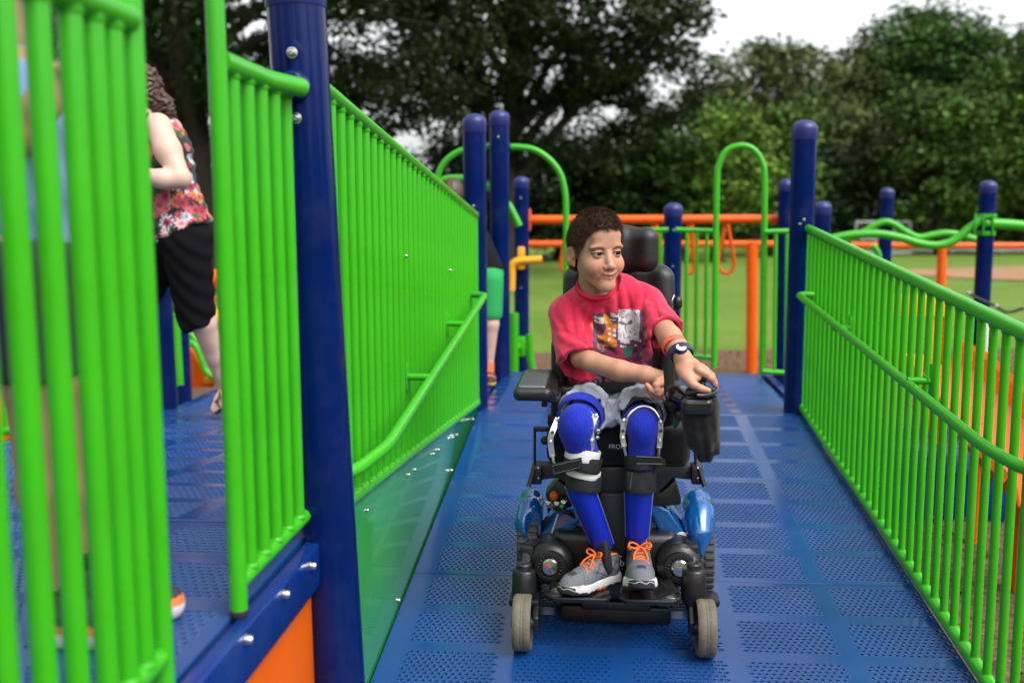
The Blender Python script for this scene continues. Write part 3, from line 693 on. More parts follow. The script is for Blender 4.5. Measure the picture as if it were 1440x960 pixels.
# the near one with its clamp
zc = at(432, 130, 2.14).z
nx, ny = -0.600, 2.20
pt = post('thick navy post in the left foreground with a bolted rail clamp', nx + .012, ny, GZ, 2.16, 0.0635, (-0.034, 0), ((fr + .35, 2.075),))
dx_ = lambda z: nx + .012 - 0.034 * (z - GZ)
z = 1.885; cxp = dx_(z)
def plate_curved(z0, z1, a0, a1, r, n=14):
    g = []
    for zz in np.linspace(z0, z1, n):
        u = (zz - (z0 + z1) / 2) / ((z1 - z0) / 2); w_ = (a1 - a0) / 2 * math.sqrt(max(0, 1 - max(0, (abs(u) - .55) / .45) ** 2)); c_ = (a0 + a1) / 2
        g.append([(dx_(zz) + r * math.cos(c_ + s * w_), ny + r * math.sin(c_ + s * w_), zz) for s in np.linspace(-1, 1, 10)])
    return np.array(g)
ca = fr + 0.10
cl = MB().sheet(plate_curved(z - .10, z + .10, ca - .42, ca + .42, 0.0645), 0.010).build('clamp', M['navy'], pt)
dr = nv(math.cos(ca), math.sin(ca), 0); o_ = nv(cxp, ny, z) + dr * .066
MB().lathe([(0.034, 0), (0.034, .014), (0.030, .022), (0.026, .04), (0.022, .043)], o_, dr, 24).build('clamp_socket', M['navy'], cl)
for zz in (z + .068, z - .068):
    inst('washer_bolt', BOLT, cl, nv(dx_(zz), ny, zz) + dr * .0735, rot=(0, 0, ca), scale=(1.05, 1.05, 1.05))
# far posts
def zpx(px, py, Y): return at(px, py, Y).z
P1 = at(668, 300, 5.40); post('tall navy post at the far end of the left railing', P1.x, 5.40, GZ, zpx(667, 160, 5.4), bolts=((fr, zpx(667, 290, 5.4)), (fr + .2, zpx(667, 299, 5.4))))
P2 = at(703, 350, 6.45); post('tall navy post just behind the one ending the left railing', P2.x, 6.45, GZ, zpx(701, 155, 6.45), bolts=((fr, 2.1),))
P3 = at(733.5, 400, 8.4); post('shorter navy post carrying the yellow handle', P3.x, 8.4, GZ, zpx(733, 248, 8.4), bolts=((fr, 1.0), (fr, .45), (fr, 1.75)))
P4 = at(945, 400, 7.1); post('short navy post right behind the headrest', P4.x, 7.1, GZ, zpx(945, 285, 7.1), bolts=((fr, 1.5), (fr, 1.25)))
P5 = at(1126, 400, 5.37); post('tall navy post at the far end of the right railing', P5.x - .006, 5.37, GZ, zpx(1130, 169, 5.37), bolts=((fr, zpx(1130, 309, 5.37)), (fr - .3, zpx(1130, 315, 5.37))))
P6 = at(1103, 350, 8.6); post('thin-looking navy post half hidden left of the right ramp post', P6.x, 8.6, GZ, zpx(1103, 252, 8.6))
P7 = at(1155.5, 320, 7.6); post('short navy post peeping over the right railing beside the ramp post', P7.x, 7.6, GZ, zpx(1155, 283, 7.6))
P8 = at(1245, 330, 9.9); post('farthest navy post carrying the peaks of the green wavy rail', P8.x, 9.9, GZ, zpx(1245, 264, 9.9))
P9 = at(1382, 400, 8.2); post('navy post at the right with a green clamp band', P9.x, 8.2, GZ, zpx(1384, 254, 8.2))
P10 = at(229, 500, 5.15); post('navy post behind the woman at the far side of the side ramp', P10.x, 5.15, GZ, zpx(222, 345, 5.15))
P11 = at(257, 500, 8.3); post('navy post in the distance by the orange slide', P11.x, 8.3, GZ, zpx(250, 400, 8.3))
# rail end sockets on the two far ramp posts
for (p, x, y, zz) in ((P1, XL, 5.33, 1.606), (P5, XR, 5.36, 1.538)):
    MB().lathe([(0.027, 0), (0.027, .05)], (x, y - .045, zz), (0, 1, 0), 16).build('railing_socket', M['navy'], [o for o in bpy.data.objects if o.name.startswith('support_post') and abs(o.location.x - p.x) < .02 and abs(o.location.y - y) < .12][0])
# ------------------------------------------------------------------ far pipe arches and guard panels
def px_path(pts, Y): return [tuple(at(a, b, Y)) for a, b in pts]
Ya = 6.5
t = thing('grab_arch', 'green pipe arch curving down from the tall post left of the boy', 'arch', (P2.x + .3, Ya, ZJ), 'green pipe arches on the landing')
pth = px_path([(712, 207), (730, 207), (752, 211), (772, 224), (787, 243), (794, 268), (796, 300), (796, 400), (796, 517)], Ya)
MB().tube(spline(pth, 6), 0.0205, 14).build('pipe', M['green'], t); MB().lathe([(0.034, 0), (0.034, .03)], pth[0], (1, 0, 0), 14).build('socket', M['navy'], t)
t = thing('grab_arch', 'green double loop showing left of the tall post above the left railing', 'arch', (P1.x - .2, Ya, ZJ), 'green pipe arches on the landing')
pth = px_path([(690, 205), (660, 209), (640, 216), (624, 230), (615, 250), (612, 280), (612, 400), (612, 520)], Ya)
MB().tube(spline(pth, 6), 0.0205, 14).build('pipe', M['green'], t)
pth = px_path([(614, 262), (622, 254), (636, 251), (660, 252), (685, 262), (712, 285), (724, 305), (730, 318)], Ya + .02)
MB().tube(spline(pth, 6), 0.025, 14).build('cross_pipe', M['green'], t)
t = thing('grab_arch', 'green hairpin arch standing on the landing right of the headrest', 'arch', (at(1040, 520, Ya).x, Ya, ZJ), 'green pipe arches on the landing')
pth = px_path([(1004, 517), (1006, 400), (1008, 260), (1011, 232), (1022, 212), (1042, 205), (1060, 211), (1072, 230), (1075, 260), (1074, 400), (1072, 527)], Ya)
MB().tube([pth[0]] + spline(pth[1:-1], 6) + [pth[-1]], 0.0205, 14).build('pipe', M['green'], t)
def guard(label, top, bot, bars, Y, r=0.017):
    a0, a1 = [at(*q, Y) for q in top]; b0, b1 = [at(*q, Y) for q in bot]
    t = thing('guard_panel', label, 'railing', tuple((b0 + b1) / 2), 'small green guard panels on the landing')
    MB().tube([a0, a1], r, 12).build('top_rail', M['green'], t); MB().tube([b0, b1], r, 12).build('bottom_rail', M['green'], t)
    for q in bars:
        f = (q - top[0][0]) / (top[1][0] - top[0][0]); a = a0.lerp(a1, f); b = b0.lerp(b1, f)
        MB().tube([b, a], 0.0125, 10).build('bar', M['green'], t)
    return t
guard('small green guard panel between the short navy post and the hairpin arch', ((950, 323), (1006, 325)), ((948, 497), (1004, 503)), (966, 980, 994), Ya + .1)
guard('small green guard panel right of the hairpin arch', ((1075, 326), (1110, 325)), ((1072, 522), (1108, 524)), (1091, 1107), Ya - .05)
guard('small green guard panel partly hidden by the headrest', ((905, 324), (940, 323)), ((905, 500), (940, 500)), (905, 917, 929), Ya + .2)
# yellow handle on the shorter post
t = thing('yellow_handle', 'yellow bent handle with a cross-shaped clamp on the shorter navy post', 'handle', (P3.x, 8.3, at(733, 366, 8.3).z))
MB().tube(arc_pts(px_path([(719, 408), (720, 368), (740, 366), (762, 365)], 8.28), .06, 6), 0.033, 12).build('grip', M['yellow'], t)
q0 = at(733, 363, 8.31); MB().rbox(q0, (0.06, 0.07, 0.19), 0.015).build('clamp', M['yellow'], t)
t = thing('green_foothold', 'small green T-shaped foothold low on the shorter navy post', 'foothold', (P3.x, 8.3, .4))
q0 = at(733, 487, 8.3); MB().rbox(q0, (0.07, 0.06, 0.17), 0.012).build('clamp', M['green'], t); MB().tube([at(712, 490, 8.28), at(733, 488, 8.28)], 0.035, 12).build('peg', M['green'], t)
t = thing('green_climber', 'green pole with a flared foot behind the kid in green shorts', 'climber', (at(725, 500, 7.6).x, 7.6, GZ))
MB().tube([at(723, 440, 7.6), at(723, 528, 7.6)], 0.035, 12).build('pole', M['green'], t)
MB().tube(spline([at(744, 470, 7.7), at(746, 505, 7.7), at(752, 530, 7.7)], 5), 0.03, 10).build('brace', M['green'], t)
# ------------------------------------------------------------------ orange overhead ladder
Yo = 8.7; Yp = 11.0
t = thing('overhead_ladder', 'orange overhead ladder with hanging hand loops behind the boy', 'climber', (at(900, 308, Yo).x, Yo, GZ))
MB().tube([at(744, 309, Yo), at(1098, 308, Yo)], 0.038, 16).build('beam', M['orange'], t)
for q in (745, 1096): MB().rbox(at(q, 309, Yo), (0.02, 0.08, 0.19), 0.006).build('flange', M['orange'], t)
MB().tube([at(735, 343, Yp), at(1094, 343, Yp)], 0.036, 16).build('beam', M['orange'], t)
MB().tube([at(1058, 340, Yp), on_z(1057, 524, GZ).lerp(at(1057, 524, Yp), 1)], 0.058, 16).build('post', M['orange'], t)
MB().tube([at(1057.5, 345, Yp), (at(1057, 500, Yp).x, Yp, GZ)], 0.058, 16).build('post', M['orange'], t)
for i, q in enumerate((800, 855, 921, 971, 1021)):
    wq = (11, 11, 7, 5, 11)[i]
    top_ = at(q, 316, Yo + .25); pts_ = [(q - 2, 316), (q - wq * .7, 345), (q - wq, 368), (q - wq * .75, 380), (q, 384), (q + wq * .75, 380), (q + wq, 368), (q + wq * .7, 345), (q + 2, 316)]
    lp_ = MB().tube(spline(px_path(pts_, Yo + .25), 5), 0.0165, 10).build('hand_loop', M['orange'], t)
    MB().tube([at(q, 309, Yo), at(q + (5 if q < 900 else -5), 343, Yp)], 0.02, 10).build('rung', M['orange'], t)
# orange frame farther right
t = thing('orange_beam', 'long orange beam on an orange post behind the wavy green rails', 'beam', (at(1325, 400, 11.5).x, 11.5, GZ))
MB().tube([at(1196, 345, 11.5), at(1560, 346, 11.5)], 0.036, 16).build('rail', M['orange'], t)
for q in (1325, 1540): MB().tube([at(q, 347, 11.5), (at(q, 400, 11.5).x, 11.5, GZ)], 0.05, 14).build('post', M['orange'], t)
# wavy green rails
t = thing('wavy_rail', 'front green wavy rail clamped to the navy post at the right', 'rail', (at(1290, 340, 8.2).x, 8.2, 1.2), 'green wavy balance rails')
MB().tube(spline(px_path([(1150, 340), (1172, 335), (1200, 330), (1235, 329), (1265, 334), (1292, 342), (1318, 345), (1342, 338), (1362, 322), (1382, 308)], 8.17), 6), 0.033, 14).build('pipe', M['green'], t)
MB().tube(spline(px_path([(1384, 314), (1405, 315), (1440, 318), (1500, 328)], 8.17), 6), 0.042, 14).build('pipe', M['green'], t)
for z_ in (304, 328): MB().lathe([(0.069, 0), (0.073, .004), (0.073, .03), (0.069, .034)], (P9.x, 8.2, at(1382, z_, 8.2).z - .017), n=24).build('clamp_ring', M['green'], t)
for q in (1371, 1383, 1396): MB().rbox(at(q, 316, 8.125), (0.012, 0.02, 0.17), 0.004).build('clamp_rib', M['green'], t)
t = thing('wavy_rail', 'rear green wavy rail with a peak at the farthest navy post', 'rail', (at(1245, 320, 9.8).x, 9.8, 1.3), 'green wavy balance rails')
MB().tube(spline(px_path([(1180, 340), (1200, 334), (1216, 326), (1232, 316), (1245, 312), (1258, 316), (1275, 327), (1292, 334), (1310, 331), (1330, 328), (1352, 331), (1376, 338)], 9.82), 6), 0.034, 14).build('pipe', M['green'], t)
MB().tube(spline(px_path([(1226, 345), (1233, 352), (1236, 365), (1232, 385)], 9.7), 5), 0.028, 10).build('handle', M['green'], t)
# rope net right of the post
t = thing('rope_line', 'dark climbing rope with white connectors at the right edge', 'rope', (at(1400, 430, 7.9).x, 7.9, 0.8))
MB().tube(spline([tuple(at(*q, 7.9)) for q in ((1362, 412), (1376, 420), (1400, 430), (1416, 439), (1440, 433), (1470, 424))], 5), 0.012, 8).build('rope', M['rope'], t)
for q in ((1362, 412), (1401, 430), (1441, 432)): MB().ell(at(*q, 7.88), (0.018, 0.016, 0.015), 12, 8).build('connector', M['grey_metal'], t)
MB().tube([at(1388, 448, 7.9), at(1385, 560, 7.9)], 0.03, 10).build('white_pole', M['white_plastic'], t)
# play things seen between the bars on the right
t = thing('slide', 'orange curved slide seen through the right railing', 'slide', (3.0, 4.6, GZ))
path = np.array(spline([at(1296, 512, 6.9), at(1322, 528, 6.3), at(1352, 562, 5.7), at(1392, 606, 5.1), at(1440, 660, 4.6), at(1500, 720, 4.2)], 6))
g = []
for i, p in enumerate(path):
    d = path[min(i + 1, len(path) - 1)] - path[max(i - 1, 0)]; d[2] = 0; d /= np.linalg.norm(d); n_ = nv(d[1], -d[0], 0)
    g.append([p + n_ * u + nv(0, 0, h) for u, h in ((-.27, .13), (-.245, .165), (-.215, .14), (-.19, .03), (-.1, -.01), (.1, -.01), (.19, .03), (.215, .14), (.245, .165), (.27, .13))])
MB().sheet(g, 0.012).build('chute', M['orange'], t)
for k in (6, 16, 24): p = path[k]; MB().tube([(p[0], p[1], GZ), p - nv(0, 0, .01)], 0.035, 10).build('support', M['orange'], t)
t = thing('low_deck', 'blue low platform on the mulch beyond the right railing', 'platform', (2.1, 5.2, GZ))
c0 = on_z(1250, 728, GZ); c1 = on_z(1405, 735, GZ)
MB().rbox((2.25, 6.2, 0.16), (1.3, 1.1, 0.06), 0.01).build('top', M['deck_edge'], t)
MB().rbox((2.25, 5.68, 0.0), (1.25, 0.03, 0.26), 0.006).build('skirt', M['deck_edge'], t)
t = thing('play_panel', 'yellow play panel with two boards seen between the right railing bars', 'panel', (at(1285, 430, 7.0).x, 7.0, 0.8))
MB().prism(px_path([(1247, 413), (1330, 416), (1330, 446), (1247, 444)], 7.0), (0, .03, 0), .006).build('board', M['yellow'], t)
MB().prism(px_path([(1247, 496), (1300, 499), (1300, 522), (1247, 520)], 7.0), (0, .03, 0), .006).build('board', M['yellow'], t)
MB().prism(px_path([(1248, 618), (1312, 612), (1312, 634), (1248, 638)], 6.9), (0, .03, 0), .006).build('board', M['yellow'], t)
for q in (1247, 1314, 1331): MB().tube([at(q, 405, 7.05), (at(q, 500, 7.05).x, 7.05, GZ)], 0.028, 10).build('upright', M['orange'] if q == 1331 else M['yellow'], t)
t = thing('red_drum', 'dark red round panel glimpsed between the last bars at the right', 'panel', (at(1425, 560, 6.2).x, 6.2, .5))
MB().lathe([(0.10, 0), (0.105, .01), (0.105, .04), (0.09, .06), (0.02, .06)], at(1425, 560, 6.2), (0, -1, 0), 20).build('disc', M['red'], t); MB().tube([at(1425, 560, 6.25), (at(1425, 560, 6.25).x, 6.25, GZ)], .02, 8).build('stem', M['dark'], t)
# slide and climbers behind the left railings
t = thing('slide', 'orange slide side with green loop rail behind the woman\'s legs', 'slide', (at(275, 520, 8.6).x, 8.6, ZJ))
MB().prism(px_path([(259, 486), (268, 490), (280, 512), (292, 532), (300, 538), (300, 545), (259, 545)], 8.6), (0, .05, 0), .01).build('side_wall', M['orange_sheet'], t)
MB().tube(spline(px_path([(262, 478), (275, 487), (283, 505), (290, 522), (303, 529), (330, 528)], 8.5), 5), 0.03, 10).build('loop_rail', M['green'], t)
MB().tube([at(268, 470, 8.52), at(318, 527, 8.52)], 0.025, 10).build('hand_rail', M['green'], t)
MB().rbox(at(315, 534, 8.6), (0.35, .1, .05), 0.01).build('sill', M['yellow'], t)
t = thing('tunnel_panel', 'orange and yellow play panel between the bars of the short near railing', 'panel', (at(340, 400, 9.0).x, 9.0, 1.0))
MB().tube([at(285, 392, 9), at(450, 390, 9)], 0.09, 16).build('tube', M['orange'], t)
MB().tube([at(285, 420, 9.1), at(450, 418, 9.1)], 0.03, 12).build('rail', M['yellow'], t)
for q in (300, 336, 378): MB().rbox(at(q, 475, 9.05), (.06, .05, .42), .015).build('board', M['yellow'], t)
MB().ell(at(300, 447, 8.95), (.1, .1, .1), 16, 10).build('ball', M['yellow'], t)
t = thing('guard_panel', 'green guard rail with orange board low behind the nearest bars', 'railing', (at(8, 570, 3.9).x, 3.9, .7), 'small green guard panels on the landing')
MB().tube([at(-60, 606, 3.9), at(26, 605, 3.9)], 0.02, 12).build('bottom_rail', M['green'], t)
for q in (-20, 8): MB().tube([at(q - 4, 480, 3.9), at(q, 605, 3.9)], .0127, 10).build('bar', M['green'], t)
MB().tube([at(-64, 420, 3.9), at(22, 424, 3.9)], 0.02, 12).build('top_rail', M['green'], t)
MB().rbox(at(2, 575, 4.4), (.12, .03, .3), .01).build('board', M['orange'], t)
t = thing('grab_arch', 'small green hoop glimpsed between the two foreground bars at the left', 'arch', (at(84, 290, 4.2).x, 4.2, .9), 'green pipe arches on the landing')
MB().tube(spline(px_path([(80, 480), (79, 330), (80, 290), (86, 281), (92, 290), (94, 330), (96, 480)], 4.2), 5), 0.014, 10).build('pipe', M['green'], t)
# pole on the left of the side ramp
t = thing('green_pole', 'green pole beside the distant navy post and the orange slide', 'pole', (at(251, 500, 7.4).x, 7.4, ZJ))
MB().tube([at(247, 440, 7.4), at(253, 541, 7.4)], 0.03, 12).build('pipe', M['green'], t)
# ------------------------------------------------------------------ the power wheelchair
def A(px, py, Y): return np.array(at(px, py, Y))
M['blackp'] = mat('black_plastic', (0.009, 0.009, 0.010), 0.36, vary=0.15, vscale=30, bump=0.05, bscale=300, rvary=0.08)
M['blackg'] = mat('glossy_black_plastic', (0.010, 0.010, 0.012), 0.16, coat=0.3)
M['leather'] = mat('black_vinyl', (0.008, 0.008, 0.009), 0.34, bump=0.25, bscale=260, rvary=0.07)
M['fabricb'] = mat('black_fabric', (0.007, 0.007, 0.008), 0.85, vary=0.25, vscale=60, bump=0.35, bscale=500, sheen=0.15, spec=0.2)
M['charcoal'] = mat('charcoal_metal', (0.030, 0.031, 0.034), 0.42, metal=0.3, vary=0.1, vscale=20)
M['tyre'] = mat('worn_grey_tyre', (0.125, 0.108, 0.078), 0.75, vary=0.18, vscale=30, bump=0.2, bscale=120)
M['treadrub'] = mat('drive_tyre_rubber', (0.05, 0.047, 0.042), 0.7, vary=0.2, vscale=30)
M['bluemet'] = mat('blue_metallic_shroud', (0.003, 0.095, 0.33), 0.15, metal=0.25, coat=1.0, vary=0.06, vscale=10)
M['darkblue'] = mat('smoky_blue_shroud', (0.010, 0.055, 0.15), 0.12, coat=0.8)
M['gel'] = mat('grey_gel_pad', (0.10, 0.105, 0.11), 0.22, coat=0.3, bump=0.05, bscale=30)
M['greenstrap'] = mat('green_lanyard', (0.01, 0.23, 0.13), 0.6, vary=0.5, vscale=90)
M['lettering'] = mat('white_lettering', (0.55, 0.56, 0.58), 0.5)
ch = thing('power_wheelchair', 'black power wheelchair with glossy blue fenders that the boy in the pink shirt sits in', 'wheelchair', (0.055, 3.05, float(zr(3.05))))
def P_(mb, name, m, par=None, s=35): return mb.build(name, M[m], par or ch, s)
# casters
for sx, px in ((-1, 735), (1, 992)):
    c = A(px, 876, 2.875); r = 0.0845; w = 0.0275; c[2] = zr(2.875) + r + .002
    prof = [(r * .55, -w * .75), (r * .80, -w * .85), (r * .93, -w), (r * .985, -w * .80), (r, -w * .55), (r, -w * .20), (r * .992, -w * .16), (r * .992, -w * .10), (r, -w * .06), (r, w * .06), (r * .992, w * .10), (r * .992, w * .16), (r, w * .2), (r, w * .55), (r * .985, w * .80), (r * .93, w), (r * .80, w * .85), (r * .55, w * .75)]
    wl = P_(MB().lathe(prof, c, (1, 0, 0), 40), 'caster_wheel', 'tyre', None, 40)
    P_(MB().lathe([(.048, -w * .8), (.048, w * .8)], c, (1, 0, 0), 24).lathe([(.016, -w * 1.25), (.016, w * 1.25)], c, (1, 0, 0), 16), 'hub', 'charcoal', wl)
    bx = A(px - sx * 0, 0, 2.9)[0] + (-.003 if sx < 0 else .003); zt0, zt1 = A(px, 842, 2.93)[2], A(px, 800, 2.93)[2]
    mb = MB().lathe([(.030, zt0 - .012), (.037, zt0), (.038, zt0 + .03), (.035, zt1 - .006), (.030, zt1), (.022, zt1 + .002), (.020, zt1 + .012)], (bx, 2.935, 0), (0, 0, 1), 24)
    ix = c[0] - sx * (w + .012)
    mb.prism([(ix - .009, 2.93, zt0 + .004), (ix - .009, 2.985, zt0 - .005), (ix - .009, 2.90, c[2] - .028), (ix - .009, 2.862, c[2] - .02), (ix - .009, 2.862, c[2] + .02)], (.018, 0, 0), .004)
    ox = c[0] + sx * (w + .008)
    mb.rbox(((ix + ox) / 2, 2.94, zt0 - .004), (abs(ox - ix) + .02, .075, .024), .008)
    fk = P_(mb, 'caster_fork', 'blackp', None, 40)
    P_(MB().lathe([(.0225, 0), (.0235, .004), (.021, .008), (.013, .009), (.009, .006)], (bx, 2.935, zt1 + .010), (0, 0, 1), 20), 'fork_cap', 'charcoal', fk)
    P_(MB().tube(arc_pts([(bx, 2.95, zt1 - .005), (bx - sx * .004, 3.0, zt1 + .05), (bx - sx * .07, 3.06, zt1 + .04)], .03, 5), 0.02, 10).rbox((bx - sx * .006, 2.985, zt1 + .035), (.044, .04, .05), .008), 'caster_arm', 'blackp')
# drive wheels with lugged tyres
for sx, px in ((-1, 746), (1, 983)):
    c = A(px, 760, 3.2); r = 0.172; c[2] = zr(3.2) + r + .003; w = .034
    mb = MB().lathe([(r * .62, -w), (r * .9, -w), (r * .965, -w * .82), (r * .975, 0), (r * .965, w * .82), (r * .9, w), (r * .62, w)], c, (1, 0, 0), 48)
    for k in range(46):
        a = k * 2 * math.pi / 46; d = nv(0, math.cos(a), math.sin(a))
        for side in (-1, 1):
            aa = a + (side * .034); d2 = nv(0, math.cos(aa), math.sin(aa)); mb.rbox(c + d2 * r * .985 + nv(side * w * .5, 0, 0), (w * .86, r * .075, r * .05), .0015, 1, Matrix.Rotation(aa - math.pi / 2, 3, 'X'))
    dw = P_(mb, 'drive_wheel', 'treadrub', None, 40)
    P_(MB().lathe([(.035, -.03), (.105, -.026), (.108, .026), (.035, .03)], c, (1, 0, 0), 32), 'rim', 'charcoal', dw)
# rear casters
for sx in (-1, 1):
    c = nv(0.055 + sx * .19, 3.62, zr(3.62) + .072); P_(MB().lathe([(.03, -.018), (.066, -.022), (.071, -.012), (.071, .012), (.066, .022), (.03, .018)], c, (1, 0, 0), 24), 'rear_caster', 'tyre')
    P_(MB().prism([(c[0] - .012 + sx * .03, 3.60, c[2] - .01), (c[0] - .012 + sx * .03, 3.64, c[2] - .01), (c[0] - .012 + sx * .03, 3.5, c[2] + .14), (c[0] - .012 + sx * .03, 3.45, c[2] + .12)], (.024, 0, 0), .003), 'rear_fork', 'blackp')
# base box between the wheels
zg = zr(3.1)
P_(MB().rbox((0.055, 3.27, zg + .185), (.40, .50, .23), .03, 3), 'base_box', 'blackp')
P_(MB().rbox((0.062, 3.05, A(862, 862, 3.05)[2]), (.35, .03, .055), .01).rbox((0.062, 3.03, A(862, 850, 3.03)[2]), (.22, .03, .03), .008), 'undertray', 'blackp')
# fenders: thick curved shells over the drive wheels
for sx, pts, rs in ((-1, ((746, 716, 3.12), (742, 735, 3.09), (751, 752, 3.06), (749, 776, 3.03)), (.034, .036, .026, .008)), (1, ((984, 722, 3.12), (982, 738, 3.09), (984, 752, 3.06), (987, 778, 3.03)), (.042, .044, .031, .009))):
    s = SDF(A(pts[0][0], 716, 3.1) - .12, A(pts[0][0], 716, 3.1) + nv(.12, .16, .10) * 1, .0035) if False else SDF(nv(A(pts[0][0], 740, 3.1)[0] - .09, 2.98, .44), nv(A(pts[0][0], 740, 3.1)[0] + .09, 3.30, .76), .0035)
    P = [A(*q) for q in pts]; s.chain(P, rs, .03); s.chain([P[0], P[0] + nv(0, .06, .012), P[0] + nv(0, .13, -.01)], [rs[0], rs[0] * 1.0, rs[0] * .9], .03)
    s.ell(P[1] + nv(-sx * .028, -.035, -.005), (.030, .028, .062), .02, sub=True) if sx < 0 else None
    sdfobj('fender', s, M['bluemet'], ch)
# shroud panels sloping up to the seat post, and the smoky cover between them
for sx, q in ((-1, ((745, 778, 3.0), (762, 752, 3.02), (790, 716, 3.06), (832, 700, 3.10), (806, 752, 3.04), (788, 770, 3.01))), (1, ((984, 780, 3.0), (966, 752, 3.02), (940, 716, 3.06), (905, 700, 3.10), (928, 752, 3.04), (944, 770, 3.01)))):
    P_(MB().prism([A(a, b, 3.06) for a, b, c in (q if sx < 0 else q)], (0, .20, .0), .012), 'shroud_panel', 'bluemet')
P_(MB().prism([A(a, b, 3.085) for a, b in ((800, 702), (930, 702), (962, 770), (958, 812), (772, 812), (768, 770))], (0, .2, 0), .015), 'shroud_cover', 'darkblue')
P_(MB().lathe([(.0215, 0), (.0215, .002)], A(959, 757, 3.055), (0, -1, 0.25), 20), 'sticker', 'lettering')
P_(MB().prism([A(a, b, 3.056) for a, b in ((768, 770), (771, 766), (786, 722), (783, 724))], (0, .004, 0)), 'sticker', 'lettering')
# motors with silver caps
for px, py in ((774, 795), (956, 797)):
    c = A(px, py, 2.955)
    mb = MB().lathe([(.070, .16), (.071, .06), (.066, .045), (.066, .035), (.069, .032), (.069, .018), (.060, .004), (.050, -.002), (.047, -.010), (.036, -.012), (.030, -.006), (.010, -.006)], c, (0, 1, 0), 40)
    mt = P_(mb, 'motor', 'blackp', None, 30)
    P_(MB().lathe([(.027, .0), (.0265, -.008), (.022, -.0135), (.012, -.0145), (.004, -.0165)], c + nv(0, -.006, 0), (0, 1, 0), 28), 'motor_cap', 'steel', mt)
    mb = MB()
    for k in range(20):
        a = k * 2 * math.pi / 20; mb.rbox(c + nv(.034 * math.cos(a), -.0125, .034 * math.sin(a)), (.008, .004, .0022), .0006, 1, Matrix.Rotation(-a, 3, 'Y'))
    P_(mb, 'motor_ribs', 'charcoal', mt)
    P_(MB().rbox(c + nv(0, .015, .056), (.05, .018, .013), .003), 'motor_clip', 'charcoal', mt)
# footplates
zf = A(862, 842, 2.83)[2]
for name, pts in (('footplate', ((770, 832, 2.86), (778, 841, 2.83), (852, 843, 2.83), (858, 836, 2.85))), ('footplate', ((872, 836, 2.85), (880, 843, 2.83), (948, 840, 2.83), (955, 830, 2.86)))):
    f = [A(*q) for q in pts]; f = [nv(p[0], p[1], zf) for p in f]; b = [nv(f[3][0], 3.06, zf + .012), nv(f[0][0] + (.012 if pts[0][0] < 800 else 0), 3.06, zf + .012)]
    fp = P_(MB().prism(f + b, (0, 0, -.016), .004), name, 'blackg', None, 30)
    rim = [p + nv(0, -.001, -.002) for p in f]; P_(MB().tube(arc_pts(rim, .02, 5), .0045, 8), 'rim', 'charcoal', fp)
e = [A(955, 832, 2.88), A(932, 795, 3.0), A(922, 800, 3.02), A(930, 838, 2.9)]
P_(MB().prism(e, (0, .012, -.006), .003), 'footplate_wing', 'blackp')
P_(MB().rbox(A(862, 795, 3.04), (.10, .05, .075), .012), 'footplate_bracket', 'charcoal')
dk = P_(MB().lathe([(.027, 0), (.027, -.004), (.024, -.006)], A(871, 791, 3.01), (0, 1, 0), 28), 'emblem', 'blackg')
def text(body, size, loc, par, m='lettering', rot=(math.pi / 2, 0, 0), ext=0.0004):
    cu = bpy.data.curves.new('lettering', 'FONT'); cu.body = body; cu.size = size; cu.extrude = ext; cu.align_x = 'CENTER'; cu.align_y = 'CENTER'
    o = bpy.data.objects.new('lettering', cu); COL.objects.link(o); dg = bpy.context.evaluated_depsgraph_get()
    me = bpy.data.meshes.new_from_object(o.evaluated_get(dg)); bpy.data.objects.remove(o); me.name = 'lettering'; me.materials.clear(); me.materials.append(M[m])
    n = bpy.data.objects.new('lettering', me); COL.objects.link(n); n.parent = par; n.location = Vector(loc) - Vector(wloc(par)); n.rotation_euler = rot; return n
text('ob', 0.030, A(871, 791, 3.0035), dk)
# footrest column and cross bar
P_(MB().rbox(nv(A(861, 742, 3.03)[0], 3.045, A(861, 742, 3.03)[2]), (.105, .05, .24), .008), 'footrest_column', 'blackp')
P_(MB().rbox(nv(A(861, 742, 3.015)[0], 3.015, A(861, 742, 3.015)[2]), (.078, .02, .225), .006), 'column_cover', 'charcoal')
Yc = 3.03
P_(MB().prism([A(a, b, Yc) for a, b in ((752, 652), (800, 655), (832, 654), (832, 696), (806, 690), (785, 672), (752, 676))], (0, .05, 0), .006), 'cross_bar', 'charcoal')
P_(MB().prism([A(a, b, Yc) for a, b in ((984, 655), (930, 655), (892, 654), (892, 698), (925, 694), (945, 672), (984, 676))], (0, .05, 0), .006), 'cross_bar', 'charcoal')
P_(MB().prism([A(a, b, Yc - .01) for a, b in ((828, 656), (896, 656), (896, 698), (828, 698))], (0, .05, 0), .008), 'cross_plate', 'charcoal')
mb = MB()
for q in (((806, 690), (838, 696), (838, 712), (800, 712), (770, 708), (766, 694), (785, 674)), ((890, 696), (930, 692), (950, 674), (958, 700), (958, 710), (915, 714))):
    P_(MB().prism([A(a, b, Yc + .03) for a, b in q], (0, .08, 0), .008), 'under_bracket', 'blackp')
for px, sx in ((755, -1), (979, 1)):
    cb_ = P_(MB().rbox(A(px, 665, Yc), (.034, .07, .056), .006), 'clamp_block', 'blackp')
    P_(MB().tube([A(px + sx * 4, 658, Yc - .03), A(px + sx * 12, 684, Yc - .05)], .0075, 10), 'lever', 'blackp', cb_)
    for dy in (658, 672): P_(MB().ell(A(px + 2, dy, Yc - .036), (.004, .004, .004), 10, 6), 'screw', 'steel', cb_)
P_(MB().tube(arc_pts([A(752, 652, 3.03), A(752, 603, 3.03), A(775, 602, 3.05)], .008, 4), .0045, 8), 'side_rod', 'blackp')
